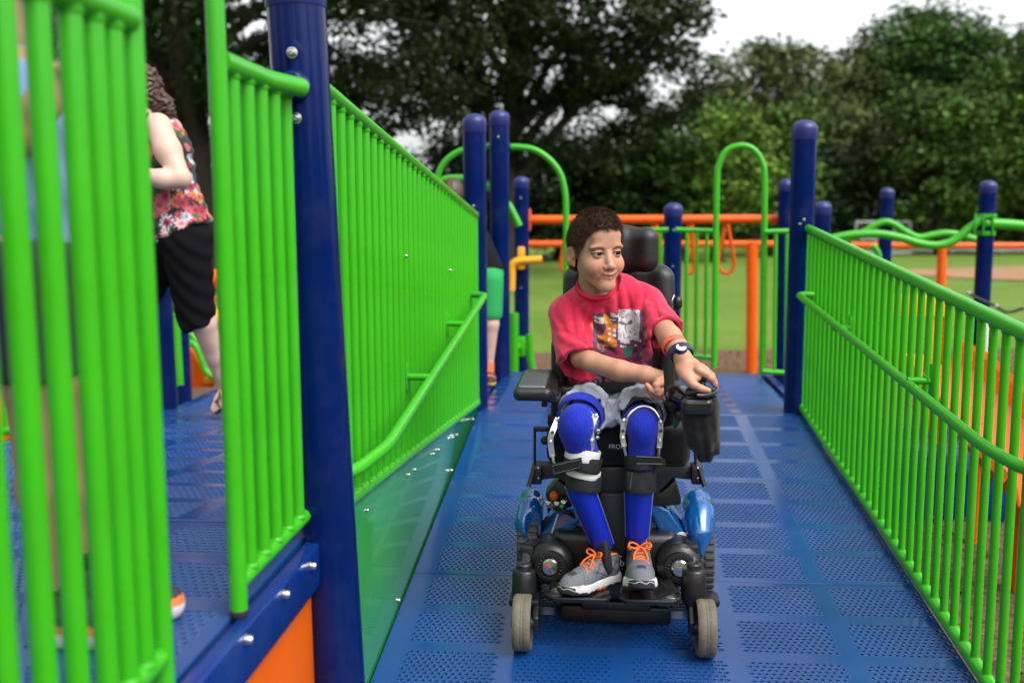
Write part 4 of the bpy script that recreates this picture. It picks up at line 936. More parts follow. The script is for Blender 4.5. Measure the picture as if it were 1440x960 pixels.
P_(MB().rbox(A(760, 603, 3.03), (.045, .02, .014), .003).rbox(A(779, 590, 3.06), (.04, .03, .035), .006), 'side_bracket', 'blackp')
P_(MB().tube([A(977, 585, 2.98), A(978, 655, 3.03)], .0045, 8), 'side_rod', 'charcoal')
P_(MB().ell(A(766, 619, 3.04), (.014, .014, .014), 12, 8), 'side_knob', 'blackp')
# cushion, belt, hip pads
cx0, cx1 = A(768, 630, 3.0)[0], A(972, 630, 3.0)[0]; z0, z1 = A(870, 656, 3.0)[2], A(870, 602, 3.0)[2]
s = SDF((cx0 - .03, 2.94, z0 - .03), (cx1 + .03, 3.5, z1 + .04), .005); s.box(((cx0 + cx1) / 2, 3.22, (z0 + z1) / 2), ((cx1 - cx0) / 2, .225, (z1 - z0) / 2), .03, 0)
s.ell(((cx0 + cx1) / 2 - .09, 3.1, z1 + .05), (.07, .3, .06), .03, sub=True); s.ell(((cx0 + cx1) / 2 + .09, 3.1, z1 + .05), (.07, .3, .06), .03, sub=True)
cu_ = sdfobj('seat_cushion', s, M['fabricb'], ch)
text('FRON', 0.0195, A(868, 628, 2.992), cu_); P_(MB().rbox(A(870, 633, 2.9925), (.036, .001, .0016), 0), 'underline', 'charcoal', cu_)
P_(MB().rbox(nv((cx0 + cx1) / 2, 3.25, z0 - .02), (.36, .42, .03), .008), 'seat_pan', 'blackp')
for px, py in ((794, 578), (936, 576)):
    c = A(px, py, 3.08); s = SDF(c - .12, c + nv(.12, .22, .12), .005); s.box(c + nv(0, .07, 0), (.043, .11, .058), .04, 0); sdfobj('hip_pad', s, M['fabricb'], ch)
# armrest on the left of the picture
zc_ = 1.108; f = [(726, 2.80), (733, 2.78), (772, 2.78), (779, 2.80)]
c = nv((A(753, 540, 2.95)[0]), 2.97, zc_); 
s = SDF(c - nv(.10, .24, .05), c + nv(.10, .26, .05), .0035); s.box(c + nv(0, .01, -.008), (.056, .185, .020), .018, 0); s.box(c + nv(.052, .03, -.02), (.014, .16, .02), .01, .01)
ar = sdfobj('armrest_pad', s, M['leather'], ch)
s = SDF(c - nv(.08, .22, .03), c + nv(.08, .22, .03), .003); s.box(c + nv(-.002, 0, .010), (.040, .160, .0065), .006, 0); sdfobj('gel_insert', s, M['gel'], ar)
P_(MB().rbox(c + nv(.05, .02, -.036), (.05, .22, .02), .005).rbox(c + nv(.028, -.03, -.05), (.018, .03, .035), .004).rbox(c + nv(.09, .10, -.05), (.05, .05, .05), .01), 'armrest_bracket', 'blackp')
P_(MB().tube([c + nv(.10, .12, -.05), c + nv(.115, .22, -.22)], .014, 10), 'armrest_post', 'blackp')
# armrest, joystick and pouch on the right of the picture
c = A(945, 556, 3.0); s = SDF(c - nv(.1, .2, .06), c + nv(.12, .3, .06), .004); s.box(c + nv(.008, .06, -.01), (.038, .17, .022), .018, 0); sdfobj('armrest_pad', s, M['leather'], ch)
P_(MB().tube([c + nv(.0, .16, -.03), c + nv(-.01, .22, -.20)], .014, 10), 'armrest_post', 'blackp'); P_(MB().rbox(c + nv(.02, -.06, -.035), (.04, .16, .03), .008), 'controller_mount', 'blackp')
jc = A(981, 560, 2.82)
s = SDF(jc - nv(.1, .12, .09), jc + nv(.1, .18, .06), .003); s.box(jc + nv(-.004, .05, -.018), (.046, .088, .026), .02, 0); s.ell(jc + nv(-.045, .06, .0), (.038, .06, .026), .015); ct = sdfobj('controller', s, M['blackg'], ch)
jb = A(986, 541, 2.81)
P_(MB().lathe([(.018, -.012), (.022, 0), (.015, .008), (.008, .016), (.0065, .026), (.013, .032), (.0145, .042), (.010, .052), (.003, .055)], jb + nv(.004, 0, -.016), (0, 0, 1), 20), 'joystick', 'blackp', ct)
lp_ = spline([A(972, 548, 2.80), A(985, 537, 2.84), A(1000, 535, 2.86), A(1008, 542, 2.84), A(1006, 551, 2.79), A(994, 556, 2.75), A(980, 556, 2.74)], 6)
P_(MB().tube(lp_, .0052, 10), 'guard_loop', 'blackg', ct)
s = SDF(A(985, 605, 2.84) - .17, A(985, 605, 2.84) + .17, .004)
PB = [A(984, 566, 2.82), A(985, 600, 2.84), A(990, 640, 2.87)]
s.box(PB[0] + nv(0, .02, 0), (.042, .032, .033), .02, .02); s.box(lerp(PB[0], PB[1], .55) + nv(.002, .02, 0), (.038, .030, .06), .02, .05); s.box(PB[1] + nv(.006, .02, -.01), (.034, .030, .05), .02, .06); s.box(PB[2] + nv(.003, .02, .012), (.026, .028, .035), .02, .06); s.box(A(1004, 612, 2.88) + nv(0, 0, 0), (.016, .03, .055), .012, .012)
def fold(X, Y, Z): return .0012 * np.sin(Z * 140 + X * 60 + 2 * np.sin(X * 50)) + .0015 * np.sin(X * 210 + Z * 40)
s.disp(fold); pb = sdfobj('pouch', s, M['fabricb'], ch)
P_(MB().tube([A(965, 553, 2.80), A(985, 549, 2.775), A(1006, 556, 2.80)], .007, 8), 'zip', 'charcoal', pb)
P_(MB().rbox(A(1005, 585, 2.835), (.010, .004, .004), .001), 'zip_pull', 'steel', pb)
P_(MB().sheet([[A(968, 552, 2.83), A(972, 553, 2.83)], [A(960, 572, 2.86), A(965, 574, 2.86)], [A(950, 590, 2.9), A(956, 594, 2.9)], [A(946, 598, 2.93), A(951, 602, 2.93)]], .002), 'lanyard', 'greenstrap')
P_(MB().tube([A(945, 549, 2.9), A(949, 572, 2.92)], .0045, 8), 'pen', 'yellow')
# backrest, headrest, side pads
s = SDF((-.25, 3.15, .92), (.36, 3.60, 1.52), .006); bc = A(868, 470, 3.34)
s.box(bc + nv(.004, .06, .02), (.172, .045, .215), .045, 0)
s.box(bc + nv(.004, .055, -.12), (.185, .05, .16), .045, .05)
for sx in (-1, 1): s.cap(bc + nv(.004 + sx * .150, .035, .185), bc + nv(.004 + sx * .165, .0, -.2), .036, .042, .03)
bk = sdfobj('backrest', s, M['leather'], ch)
P_(MB().tube(spline([A(880, 384, 3.37), A(905, 385, 3.37), A(926, 397, 3.37), A(938, 415, 3.36), A(942, 445, 3.35), A(943, 480, 3.34)], 6), .004, 8), 'piping', 'charcoal', bk)
P_(MB().rbox(A(953, 426, 3.36), (.030, .03, .045), .014, 3), 'side_bracket', 'blackp', bk)
P_(MB().tube(arc_pts([A(948, 415, 3.33), A(945, 421, 3.32), A(946, 440, 3.32), A(949, 444, 3.33)], .01, 4), .0022, 6), 'clip', 'steel', bk)
for q, rr_ in (((787, 508, 3.18), (.026, .06, .085)), ((936, 520, 3.16), (.024, .07, .085))):
    c = A(*q); s = SDF(c - .13, c + .13, .004); s.box(c, rr_, .024, 0); sdfobj('lateral_pad', s, M['leather'], ch)
s = SDF((-.22, 3.1, 1.3), (.32, 3.45, 1.72), .004); hc = A(868, 351, 3.28)
s.ell(hc + nv(.0, .015, .0), (.104, .044, .080), 0); s.box(hc + nv(.0, .012, 0), (.085, .036, .066), .036, .03); s.cap(hc + nv(.095, -.015, .0) + nv(0, 0, .035), hc + nv(.095, -.015, -.035), .038, .038, .03); s.cap(hc + nv(-.095, -.015, .03), hc + nv(-.095, -.015, -.04), .036, .036, .03)
hr = sdfobj('headrest', s, M['leather'], ch)
P_(MB().tube([hc + nv(0, .04, -.02), hc + nv(0, .13, -.10), hc + nv(0, .13, -.3)], .012, 10), 'headrest_post', 'charcoal')
# leads and plugs behind the left knee
lw = thing_parts = MB()
for k in range(5):
    p = [A(796 + 3 * k, 690, 3.09), A(790 - k * 3, 702 + 3 * k, 3.04), A(782 + 5 * k, 716 + k, 3.03), A(800 + 2 * k, 720 + 2 * k, 3.06)]; lw.tube(spline(p, 6), .0042, 6)
P_(lw, 'cable_bundle', 'blackp')
for q in ((771, 706), (783, 707), (793, 705)): P_(MB().lathe([(.0085, 0), (.0095, .004), (.0095, .014), (.006, .018)], A(q[0], q[1], 3.02), (0, -1, .2), 14), 'plug', 'steel')
P_(MB().ell(A(779, 697, 3.03), (.014, .012, .016), 12, 8), 'red_connector', 'orange')
# lap belt
s0 = [A(822, 552, 3.14), A(838, 547, 3.06), A(862, 545, 3.025), (A(890, 545, 3.03)), A(915, 548, 3.06), A(938, 556, 3.14)]
g = []
for p in spline(s0, 5): g.append([p + nv(0, .004, .0175), p + nv(0, 0, .006), p + nv(0, -.001, -.006), p + nv(0, .002, -.0175)])
P_(MB().sheet(g, .003), 'lap_belt', 'fabricb')
# ------------------------------------------------------------------ the boy
M['skin'] = mat('skin', (0.5, 0.28, 0.18), 0.48, attr='col', sss=0.12, bump=0.05, bscale=350, spec=0.4)
M['hair'] = mat('short_brown_hair', (0.078, 0.048, 0.032), 0.65, vary=0.4, vscale=110, spec=0.12)
M['eye'] = mat('eyes', (0.7, 0.7, 0.7), 0.5, attr='col', spec=.08)
M['tee'] = mat('pink_cotton', (0.6, 0.03, 0.09), 0.9, attr='col', bump=0.12, bscale=420, sheen=0.25, spec=0.15)
M['shorts'] = mat('pale_grey_cotton', (0.37, 0.40, 0.46), 0.9, vary=0.06, vscale=14, bump=0.15, bscale=380, sheen=0.15, spec=0.15)
M['knit'] = mat('royal_blue_knit', (0.003, 0.018, 0.36), 0.7, vary=0.08, vscale=60, bump=0.5, bscale=300, sheen=0.1, stretch=(1, 1, 0.06), spec=0.25)
M['blueshell'] = mat('royal_blue_brace_shell', (0.003, 0.016, 0.36), 0.3, vary=0.06, vscale=20)
M['strap'] = mat('black_webbing', (0.007, 0.007, 0.008), 0.75, bump=0.3, bscale=500)
M['foam'] = mat('white_foam', (0.6, 0.6, 0.58), 0.75, bump=0.1, bscale=100)
M['whitesteel'] = mat('brushed_brace_steel', (0.66, 0.65, 0.61), 0.36, metal=0.85, vary=0.12, vscale=60)
M['shoe'] = mat('running_shoe', (0.3, 0.3, 0.3), 0.7, attr='col', bump=0.25, bscale=420, spec=0.3)
M['lace'] = mat('orange_laces', (0.68, 0.13, 0.01), 0.7, bump=0.2, bscale=500)
boy = thing('person', 'boy in a pinkish red printed T-shirt and blue leg braces sitting in the power wheelchair', 'person', (0.05, 3.1, float(zr(3.1) + .1)))
SK = nv(.44, .225, .140)
def smooth01(x, a, b): t = np.clip((x - a) / (b - a), 0, 1); return t * t * (3 - 2 * t)
# --- head, in centimetres: -y is the face, +x the boy's left
def head_sdf():
    s = SDF((-10, -12.5, -17.5), (10, 12.5, 14.2), 0.2)
    s.ell((0, 1.3, 4.0), (7.5, 9.2, 8.4), 0)
    s.ell((0, -2.2, -1.8), (6.35, 6.1, 8.1), 2.0)
    for q in (-1, 1):
        s.cap((q * 4.3, 0.0, -4.6), (q * 1.2, -5.9, -9.5), 1.8, 1.7, 2.0)
        s.ell((q * 3.6, -5.3, -3.9), (2.8, 2.5, 2.6), 2.0)
        s.ell((q * 2.9, -6.9, 1.9), (2.6, 1.35, .9), 1.2)
    s.ell((0, -6.9, 5.2), (4.6, 1.6, 3.2), 2.2)
    s.ell((0, -6.2, -6.4), (3.1, 2.6, 2.4), 1.6)
    s.ell((0, -6.9, -9.6), (2.2, 1.6, 1.6), 1.8)
    s.cap((.3, 3.4, -5), (.5, 3.6, -17.5), 4.1, 4.7, 1.2)
    for q in (-1, 1):
        s.ell((q * 3.2, -9.6, .1), (2.1, 1.9, 1.3), 1.2, sub=True)
        s.ell((q * 3.15, -6.95, 0), (1.62, 1.55, 1.5), .3)
    # nose
    s.cap((0, -7.8, .2), (0, -9.4, -3.3), .75, 1.0, 1.2); s.ell((0, -9.55, -3.7), (1.2, 1.0, .95), .6)
    for q in (-1, 1):
        s.ell((q * 1.25, -8.7, -4.05), (.85, 1.0, .78), .4); s.ell((q * .62, -9.35, -4.75), (.38, .5, .28), .15, sub=True)
    # mouth: closed smile, left corner pulled a little higher
    pu = [(-3.25, -7.3, -5.45), (-1.5, -8.45, -6.2), (-.45, -8.85, -6.12), (0, -8.85, -6.22), (.45, -8.85, -6.12), (1.5, -8.45, -6.2), (3.25, -7.3, -5.4)]
    s.chain(pu, (.2, .40, .48, .44, .48, .40, .2), .25)
    pl = [(-2.4, -7.6, -6.2), (-1.2, -8.35, -6.95), (0, -8.6, -7.12), (1.2, -8.35, -6.95), (2.4, -7.6, -6.15)]
    s.chain(pl, (.2, .50, .62, .50, .2), .3)
    pm_ = [(-3.2, -7.35, -5.5), (-1.5, -8.85, -6.5), (0, -9.25, -6.62), (1.5, -8.85, -6.5), (3.2, -7.35, -5.45)]
    s.chain(pm_, (.12, .12, .12, .12, .12), .12, sub=True)
    for q in (-1, 1): s.chain([(q * 2.5, -8.95, -4.3), (q * 3.4, -8.35, -5.3), (q * 3.8, -7.95, -6.1)], (.06, .08, .06), .9, sub=True)
    # eye openings
    X, Y, Z = np.meshgrid(*s.ax, indexing='ij', sparse=True)
    for q in (-1, 1):
        dx = (X - q * 3.15) / 1.75; up = .56 * (1 - dx * dx); lo = -.36 * (1 - dx * dx)
        w = np.maximum(np.maximum(Z - up, lo - Z), np.maximum(Y + 6.6, np.abs(dx) * 1.75 - 1.75)); s.d = np.maximum(s.d, -w.astype(np.float32))
    # ears
    for q in (-1, 1):
        Re = Matrix.Rotation(q * R(-24), 3, 'Z') @ Matrix.Rotation(R(8), 3, 'X')
        s.ell((q * 7.9, 1.6, -.9), (.8, 2.0, 3.1), .5, Re); s.ell((q * 8.75, 1.3, -.5), (.75, 1.25, 2.05), .35, Re, sub=True)
        s.ell((q * 7.7, -.1, -1.1), (.45, .45, .75), .3); s.ell((q * 7.6, .8, -3.4), (.55, .8, .9), .4)
    return s
def head_col(V):
    x, y, z = V.T; c = np.tile(SK, (len(V), 1)); f = smooth01(-y, 4.5, 6.5)
    g = lambda cx, cz, sx, sz: np.exp(-((x - cx) / sx) ** 2 - ((z - cz) / sz) ** 2) * f
    ch_ = (g(-4.2, -3.4, 2.0, 1.8) + g(4.2, -3.4, 2.0, 1.8) + .8 * g(0, -3.8, 1.2, .9))[:, None]; c = c * (1 - ch_ * nv(-.03, .12, .16))
    zm = -6.42 + .092 * x * x
    lip = (smooth01(1 - np.abs(x) / 3.3, 0, .3) * smooth01(-(np.abs(z - zm + .12) - .78), 0, .3) * f)[:, None]; c = c * (1 - lip) + nv(.33, .085, .075) * lip
    ml = (np.exp(-((z - (-6.62 + .098 * x * x)) / .17) ** 2) * (np.abs(x) < 3.6) * f)[:, None]; c = c * (1 - .75 * ml) + nv(.12, .03, .025) * .75 * ml
    for q in (-1, 1):
        u = (x - q * 3.2) * q; zb_ = 1.45 + .55 * np.sin((u + 1.9) / 4.4 * np.pi)
        b = (np.exp(-((z - zb_) / .42) ** 2) * smooth01(u, -2.0, -1.4) * (1 - smooth01(u, 1.7, 2.6)) * f)[:, None]; c = c * (1 - .82 * b) + nv(.035, .02, .013) * .82 * b
        d_ = (x - q * 3.15) / 1.75; up = .56 * (1 - d_ * d_) + .10
        l = (np.exp(-((z - up) / .22) ** 2) * (np.abs(d_) < 1.06) * f)[:, None]; c = c * (1 - .9 * l) + nv(.016, .010, .008) * .9 * l
        lo = -.40 * (1 - d_ * d_) - .1; l = (np.exp(-((z - lo) / .15) ** 2) * (np.abs(d_) < 1.0) * f)[:, None]; c = c * (1 - .4 * l) + nv(.10, .045, .03) * .4 * l
        n_ = (np.exp(-((x - q * .62) / .3) ** 2 - ((z + 4.75) / .25) ** 2) * f)[:, None]; c = c * (1 - .7 * n_)
    c = c * (1 + .045 * vnoise(V, .35, 31) + .03 * vnoise(V, .9, 32))[:, None] * (1 + .03 * vnoise(V, .6, 33)[:, None] * nv(1, -.6, -1))
    e = smooth01(np.abs(x), 7.2, 8.2)[:, None]; c = c * (1 - e * nv(0, .10, .10))
    hl = hairline(y); hr_ = (smooth01(z, hl - 1.0, hl + .3) * (y < 3))[:, None] * .5 + (smooth01(z, hl - 1.4, hl + .6) * (y >= 3))[:, None] * .8
    c = c * (1 - hr_) + nv(.06, .036, .024) * hr_
    return np.clip(c, 0, 1)
def hairline(y):
    return np.interp(y, [-12, -7.6, -6.2, -5.0, -4.2, -2.4, -1.2, -.4, 0.3, 2.4, 3.4, 4.2, 6.5, 12], [7.5, 7.2, 6.4, 5.0, 2.6, .8, -1.3, -1.4, 2.1, 2.2, .8, -3.0, -5.6, -6.2])
YAW = R(27); HR = np.array(Matrix.Rotation(YAW, 3, 'Z') @ Matrix.Rotation(R(-2), 3, 'Y') @ Matrix.Rotation(R(2), 3, 'X')); HO = A(838.5, 354.5, 3.08)
HX = lambda P: (np.asarray(P) * .01) @ HR.T + HO
Vh, Qh = head_sdf().mesh(1); Ch = head_col(Vh); Vh[:, 0] *= 1 - .07 * smooth01(-Vh[:, 2], .5, 7.5) * (1 - smooth01(Vh[:, 1], 1, 4)); Vh = HX(Vh)
# --- arms and hands
AR = [A(800, 438, 3.13), A(817, 503, 3.03), A(832, 509, 2.985), A(872, 521, 2.93), A(908, 527, 2.90), A(930, 532, 2.885)]
s = SDF(A(800, 500, 2.9) * 0 + nv(-.20, 2.74, 1.02), nv(.19, 3.25, 1.42), .0024)
s.chain(AR, [.032, .031, .0315, .0305, .0255, .0235], .012)
s.ell(A(931, 542, 2.872), (.0225, .020, .029), .014); s.ell(A(935, 534, 2.88), (.019, .02, .02), .012)
s.ell(A(921, 549, 2.862), (.012, .014, .011), .01)
fing = [([A(937, 548, 2.862), A(926, 553, 2.848), A(917, 549, 2.845), A(910, 541.5, 2.85)], [.0105, .0098, .0088, .0078]),
        ([A(938, 552, 2.875), A(925, 557, 2.862), A(915, 553.5, 2.86), A(907.5, 547, 2.862)], [.010, .0094, .0084, .0074]),
        ([A(939, 554, 2.89), A(927, 558.5, 2.88), A(918, 557, 2.88)], [.0095, .0088, .0076]),
        ([A(932, 538, 2.852), A(922.5, 541, 2.842), A(923, 547.5, 2.842), A(930, 549, 2.85)], [.0100, .0095, .0088, .0078]),
        ([A(933, 531, 2.865), A(925, 535.5, 2.85), A(921.5, 544, 2.848)], [.0110, .0100, .0085])]
for p, r in fing: s.chain(p, r, .0035)
Va, Qa = s.mesh(1)
def skin_col(V, tips, seed):
    c = np.tile(SK, (len(V), 1)) * (1 + .06 * vnoise(V, 18, seed))[:, None]
    for t in tips:
        d = np.exp(-np.sum((V - t) ** 2, 1) / .012 ** 2)[:, None]; c = c * (1 - d * nv(-.05, .16, .16))
    return np.clip(c, 0, 1)
Ca = skin_col(Va, [f[0][1] for f in fing] + [f[0][-1] for f in fing], 1)
AL = [A(912, 424, 3.14), A(930, 457, 3.03), A(942, 474, 2.96), A(952, 489, 2.89), A(959, 501, 2.855)]
s = SDF(nv(.08, 2.66, 1.03), nv(.36, 3.25, 1.42), .0024)
s.chain(AL, [.030, .033, .034, .0305, .0270], .012)
d_ = A(985, 527, 2.80) - A(959, 501, 2.855); d_ /= np.linalg.norm(d_); upv = nv(-.25, -.55, .80); xx = np.cross(d_, upv); xx /= np.linalg.norm(xx); upv = np.cross(xx, d_)
RH = np.stack([xx, d_, upv], 1)
hc_ = A(970, 519, 2.828); s.ell(hc_, (.037, .048, .0175), .014, RH); s.ell(A(966, 528, 2.808), (.018, .026, .016), .012, RH)
fl = [([A(982, 521, 2.805), A(992, 525, 2.80), A(1000, 532, 2.80), A(1005, 541, 2.81)], [.0118, .0108, .0098, .0084]),
      ([A(980, 516, 2.825), A(992, 520, 2.825), A(1001, 528, 2.828), A(1006, 538, 2.835)], [.0118, .0106, .0096, .0084]),
      ([A(975, 512, 2.845), A(987, 516, 2.85), A(996, 525, 2.855), A(1001, 535, 2.86)], [.0112, .0102, .0092, .0080]),
      ([A(970, 508, 2.86), A(980, 513, 2.868), A(988, 521, 2.875), A(993, 530, 2.88)], [.0102, .0094, .0084, .0074]),
      ([A(964, 530, 2.806), A(974, 540, 2.788), A(985, 546, 2.778), A(996, 549, 2.776)], [.0150, .0125, .0108, .0088])]
for p, r in fl: s.chain(p, r, .004)
for k in range(4): s.ell(fl[k][0][0] + nv(0, 0, .004), (.012, .012, .010), .006)
Vb, Qb = s.mesh(1); Cb = skin_col(Vb, [f[0][0] for f in fl] + [f[0][-1] for f in fl] + [A(962, 516, 2.82)], 2)
# --- trunk and legs under the clothes
KL, KR = A(811, 598, 2.885), A(904, 600, 2.885); NL, NR = A(847, 762, 2.955), A(896, 752, 2.95); HL, HRr = A(843, 560, 3.26), A(889, 560, 3.26)
s = SDF(nv(-.22, 2.8, .5), nv(.30, 3.42, 1.45), .006)
s.ell(A(862, 475, 3.20), (.08, .06, .12), .03); s.ell(A(866, 535, 3.21), (.09, .07, .10), .04); s.cap(A(842, 418, 3.12), A(855, 450, 3.18), .045, .05, .03)
SHL, SHR = A(822, 700, 2.925), A(898, 690, 2.92)
for H_, K_, N_, S_ in ((HL, KL, NL, SHL), (HRr, KR, NR, SHR)): s.chain([H_, K_], [.055, .036], .02); s.chain([K_, lerp(K_, N_, .22), S_, N_], [.036, .034, .030, .024], .01)
Vt, Qt = s.mesh(1); Ct = np.tile(SK, (len(Vt), 1))
nn_ = 0; VV, QQ, CC = [], [], []
for v, q, c in ((Vh, Qh, Ch), (Va, Qa, Ca), (Vb, Qb, Cb), (Vt, Qt, Ct)): VV.append(v); QQ.append(q + nn_); CC.append(c); nn_ += len(v)
mkobj('body', np.concatenate(VV), np.concatenate(QQ).tolist(), M['skin'], boy, 180, False, np.concatenate(CC))
# fingernails on the joystick hand
mb = MB()
for p, r in fl[:2] + fl[4:]:
    t = p[-1]; dv = p[-1] - p[-2]; dv /= np.linalg.norm(dv)
# eyes
gz = nv(.16, -.98, -.01); gz /= np.linalg.norm(gz)
for q in (-1, 1):
    mb = MB().ell((0, 0, 0), (1.36, 1.36, 1.36), 40, 30); V = np.concatenate(mb.v); n_ = V / np.linalg.norm(V, axis=1)[:, None]; a = np.degrees(np.arccos(np.clip(n_ @ gz, -1, 1)))
    c = np.tile(nv(.30, .285, .28), (len(V), 1)); iris = smooth01(43 - a, 0, 3)[:, None]; c = c * (1 - iris) + nv(.018, .009, .005) * iris; pu_ = smooth01(17 - a, 0, 3)[:, None]; c = c * (1 - pu_) + .004 * pu_
    mkobj('eye', HX(V + nv(q * 3.15, -6.95, 0)), mb.f, M['eye'], boy, 180, False, c)
# hair: a thick cap with short combed blades
s = SDF((-10.5, -12, -8), (10.5, 13, 15), 0.25)
s.ell((0, 1.3, 4.2), (7.7, 9.35, 8.2), 0); s.ell((0, -6.0, 6.6), (5.0, 2.3, 2.4), 2.0); s.ell((0, 5.0, -1.5), (6.6, 5.2, 5.0), 2.0)
s.ell((0, -1.0, 9.2), (5.3, 5.8, 3.4), 2.5)
X, Y, Z = np.meshgrid(*s.ax, indexing='ij', sparse=True); hl3 = hairline(Y) + .35 * np.sin(X * 2.1) * (Y < -5) + .25 * np.sin(X * 4.7 + 1) * (Y < -5) - .25 * (np.abs(X) < 1.5) * (Y < -5)
s.d = np.maximum(s.d, (hl3 - Z).astype(np.float32) * .7)
s.disp(lambda X, Y, Z: .05 * np.sin(X * 3.1 + 2 * np.sin(Y * 1.3)) * np.sin(Y * 2.7 + Z * 1.9))
Vc, Qc = s.mesh(2)
rg = np.random.default_rng(5)
fc = Vc[Qc].mean(1); e1 = Vc[Qc[:, 2]] - Vc[Qc[:, 0]]; e2 = Vc[Qc[:, 3]] - Vc[Qc[:, 1]]; fnrm = np.cross(e1, e2); fnrm /= np.linalg.norm(fnrm, axis=1)[:, None] + 1e-9
ctr_ = nv(0, 1.3, 3); sg = np.sign(np.sum(fnrm * (fc - ctr_), 1))[:, None]; fnrm *= sg
ok = np.where(np.sum(((fc - nv(0, 1.3, 4)) / nv(7.4, 9.0, 8.2)) ** 2, 1) > 1.02)[0]; pick = rg.choice(ok, 30000)
base = fc[pick] + rg.normal(size=(30000, 3)) * .1; nr = fnrm[pick]
comb = np.tile(nv(.12, -.65, -.12), (30000, 1)); comb[:, 0] += base[:, 0] * .05; comb[:, 2] -= .4 * (np.abs(base[:, 0]) > 5)
comb += (base[:, 1] > 4)[:, None] * nv(0, .6, -.7)
dr_ = nr * .70 + comb + rg.normal(size=(30000, 3)) * .13; dr_ /= np.linalg.norm(dr_, axis=1)[:, None]; L_ = rg.uniform(.7, 1.7, 30000)[:, None]
sd2 = np.cross(dr_, rg.normal(size=(30000, 3))); sd2 /= np.linalg.norm(sd2, axis=1)[:, None]; wv = sd2 * .050
T = np.stack([base - wv - nr * .1, base + wv - nr * .1, base + dr_ * L_], 1)
nC = len(Vc); Vall = np.concatenate([Vc, T.reshape(-1, 3)]); Fall = Qc.tolist() + (np.arange(90000).reshape(-1, 3) + nC).tolist()
mkobj('hair', HX(Vall), Fall, M['hair'], boy, 180)
# brow hairs
mb_v = []
for q in (-1, 1):
    for k in range(160):
        u = rg.uniform(-1.7, 2.0); zb_ = 1.45 + .55 * math.sin((u + 1.9) / 4.4 * math.pi) + rg.normal() * .16; p = nv(q * 3.2 + q * u, -7.95 + .13 * (u + 1.0) ** 2 * .9, zb_)
        d = nv(q * .5, -.15, .12 - .1 * u) * rg.uniform(.6, 1.1); w_ = nv(0, 0, .045); mb_v.append([p - w_ + nv(0, .15, 0), p + w_ + nv(0, .15, 0), p + d + nv(0, -.02, 0)])
BV = np.array(mb_v).reshape(-1, 3); mkobj('eyebrows', HX(BV), np.arange(len(BV)).reshape(-1, 3).tolist(), M['hair'], boy, 0)
# --- T-shirt
s = SDF(nv(-.22, 2.86, .98), nv(.32, 3.40, 1.46), .0034)
s.ell(A(860, 468, 3.175), (.118, .096, .165), 0); s.ell(A(864, 525, 3.165), (.118, .114, .115), .06)
s.cap(A(822, 424, 3.13), A(799, 440, 3.13), .056, .052, .05); s.cap(A(872, 410, 3.145), A(908, 428, 3.15), .056, .054, .05)
s.cap(A(838, 424, 3.12), A(866, 418, 3.14), .060, .060, .04)
s.ell(A(843, 412, 3.11), (.068, .060, .035), .03)
S0, S1 = A(797, 442, 3.13), A(814, 503, 3.045); s.cap(S0, S1, .053, .068, .03)
T0, T1 = A(908, 428, 3.15), A(936, 467, 3.015); s.cap(T0, T1, .055, .056, .03)
s.cap(A(806, 470, 3.14), A(822, 520, 3.15), .05, .055, .04)
def pl_sub(p, n, lo, hi):   # slice a sleeve off at its hem
    n = np.array(n) / np.linalg.norm(n); X, Y, Z = np.meshgrid(*s.ax, indexing='ij', sparse=True)
    q = (X - p[0]) * n[0] + (Y - p[1]) * n[1] + (Z - p[2]) * n[2]; b = np.maximum(np.maximum(lo[0] - X, X - hi[0]), np.maximum(np.maximum(lo[1] - Y, Y - hi[1]), np.maximum(lo[2] - Z, Z - hi[2])))
    s.d = np.maximum(s.d, -np.maximum(-q, b).astype(np.float32))
pl_sub(S1, S1 - S0, S1 - nv(.12, .12, .12), S1 + nv(.085, .02, .12)); pl_sub(T1, T1 - T0, T1 - nv(.05, .12, .12), T1 + nv(.12, .10, .12))
s.cap(lerp(S0, S1, .90), S1 + (S1 - S0) * .8, .058, .064, .004, sub=True); s.cap(lerp(T0, T1, .88), T1 + (T1 - T0) * .8, .044, .050, .004, sub=True)
NB = HX([[0, 2.9, -11]])[0]; NT = HX([[0, 2.7, -6]])[0]; NC = nv(A(839, 404, 3.11)[0], NB[1] - .008, 0)
zs_, zf_ = A(817, 403, 3.11)[2], A(843, 420, 3.055)[2]; colz = lambda Y: zs_ + (Y - NC[1]) * (zs_ - zf_) / .062
s.cap(NC + nv(0, .0, 1.385), NC + nv(0, 0, 1.6), .0545, .0545, .006, sub=True)
X, Y, Z = np.meshgrid(*s.ax, indexing='ij', sparse=True); rr_c = np.sqrt((X - NC[0]) ** 2 + (Y - NC[1]) ** 2)
s.d = np.maximum(s.d, -np.maximum(rr_c - .075, colz(Y) - Z + (rr_c - .06) * .35).astype(np.float32))
X, Y, Z = np.meshgrid(*s.ax, indexing='ij', sparse=True); s.d = np.maximum(s.d, (A(866, 551, 3.06)[2] - Z + 0 * X + 0 * Y).astype(np.float32))
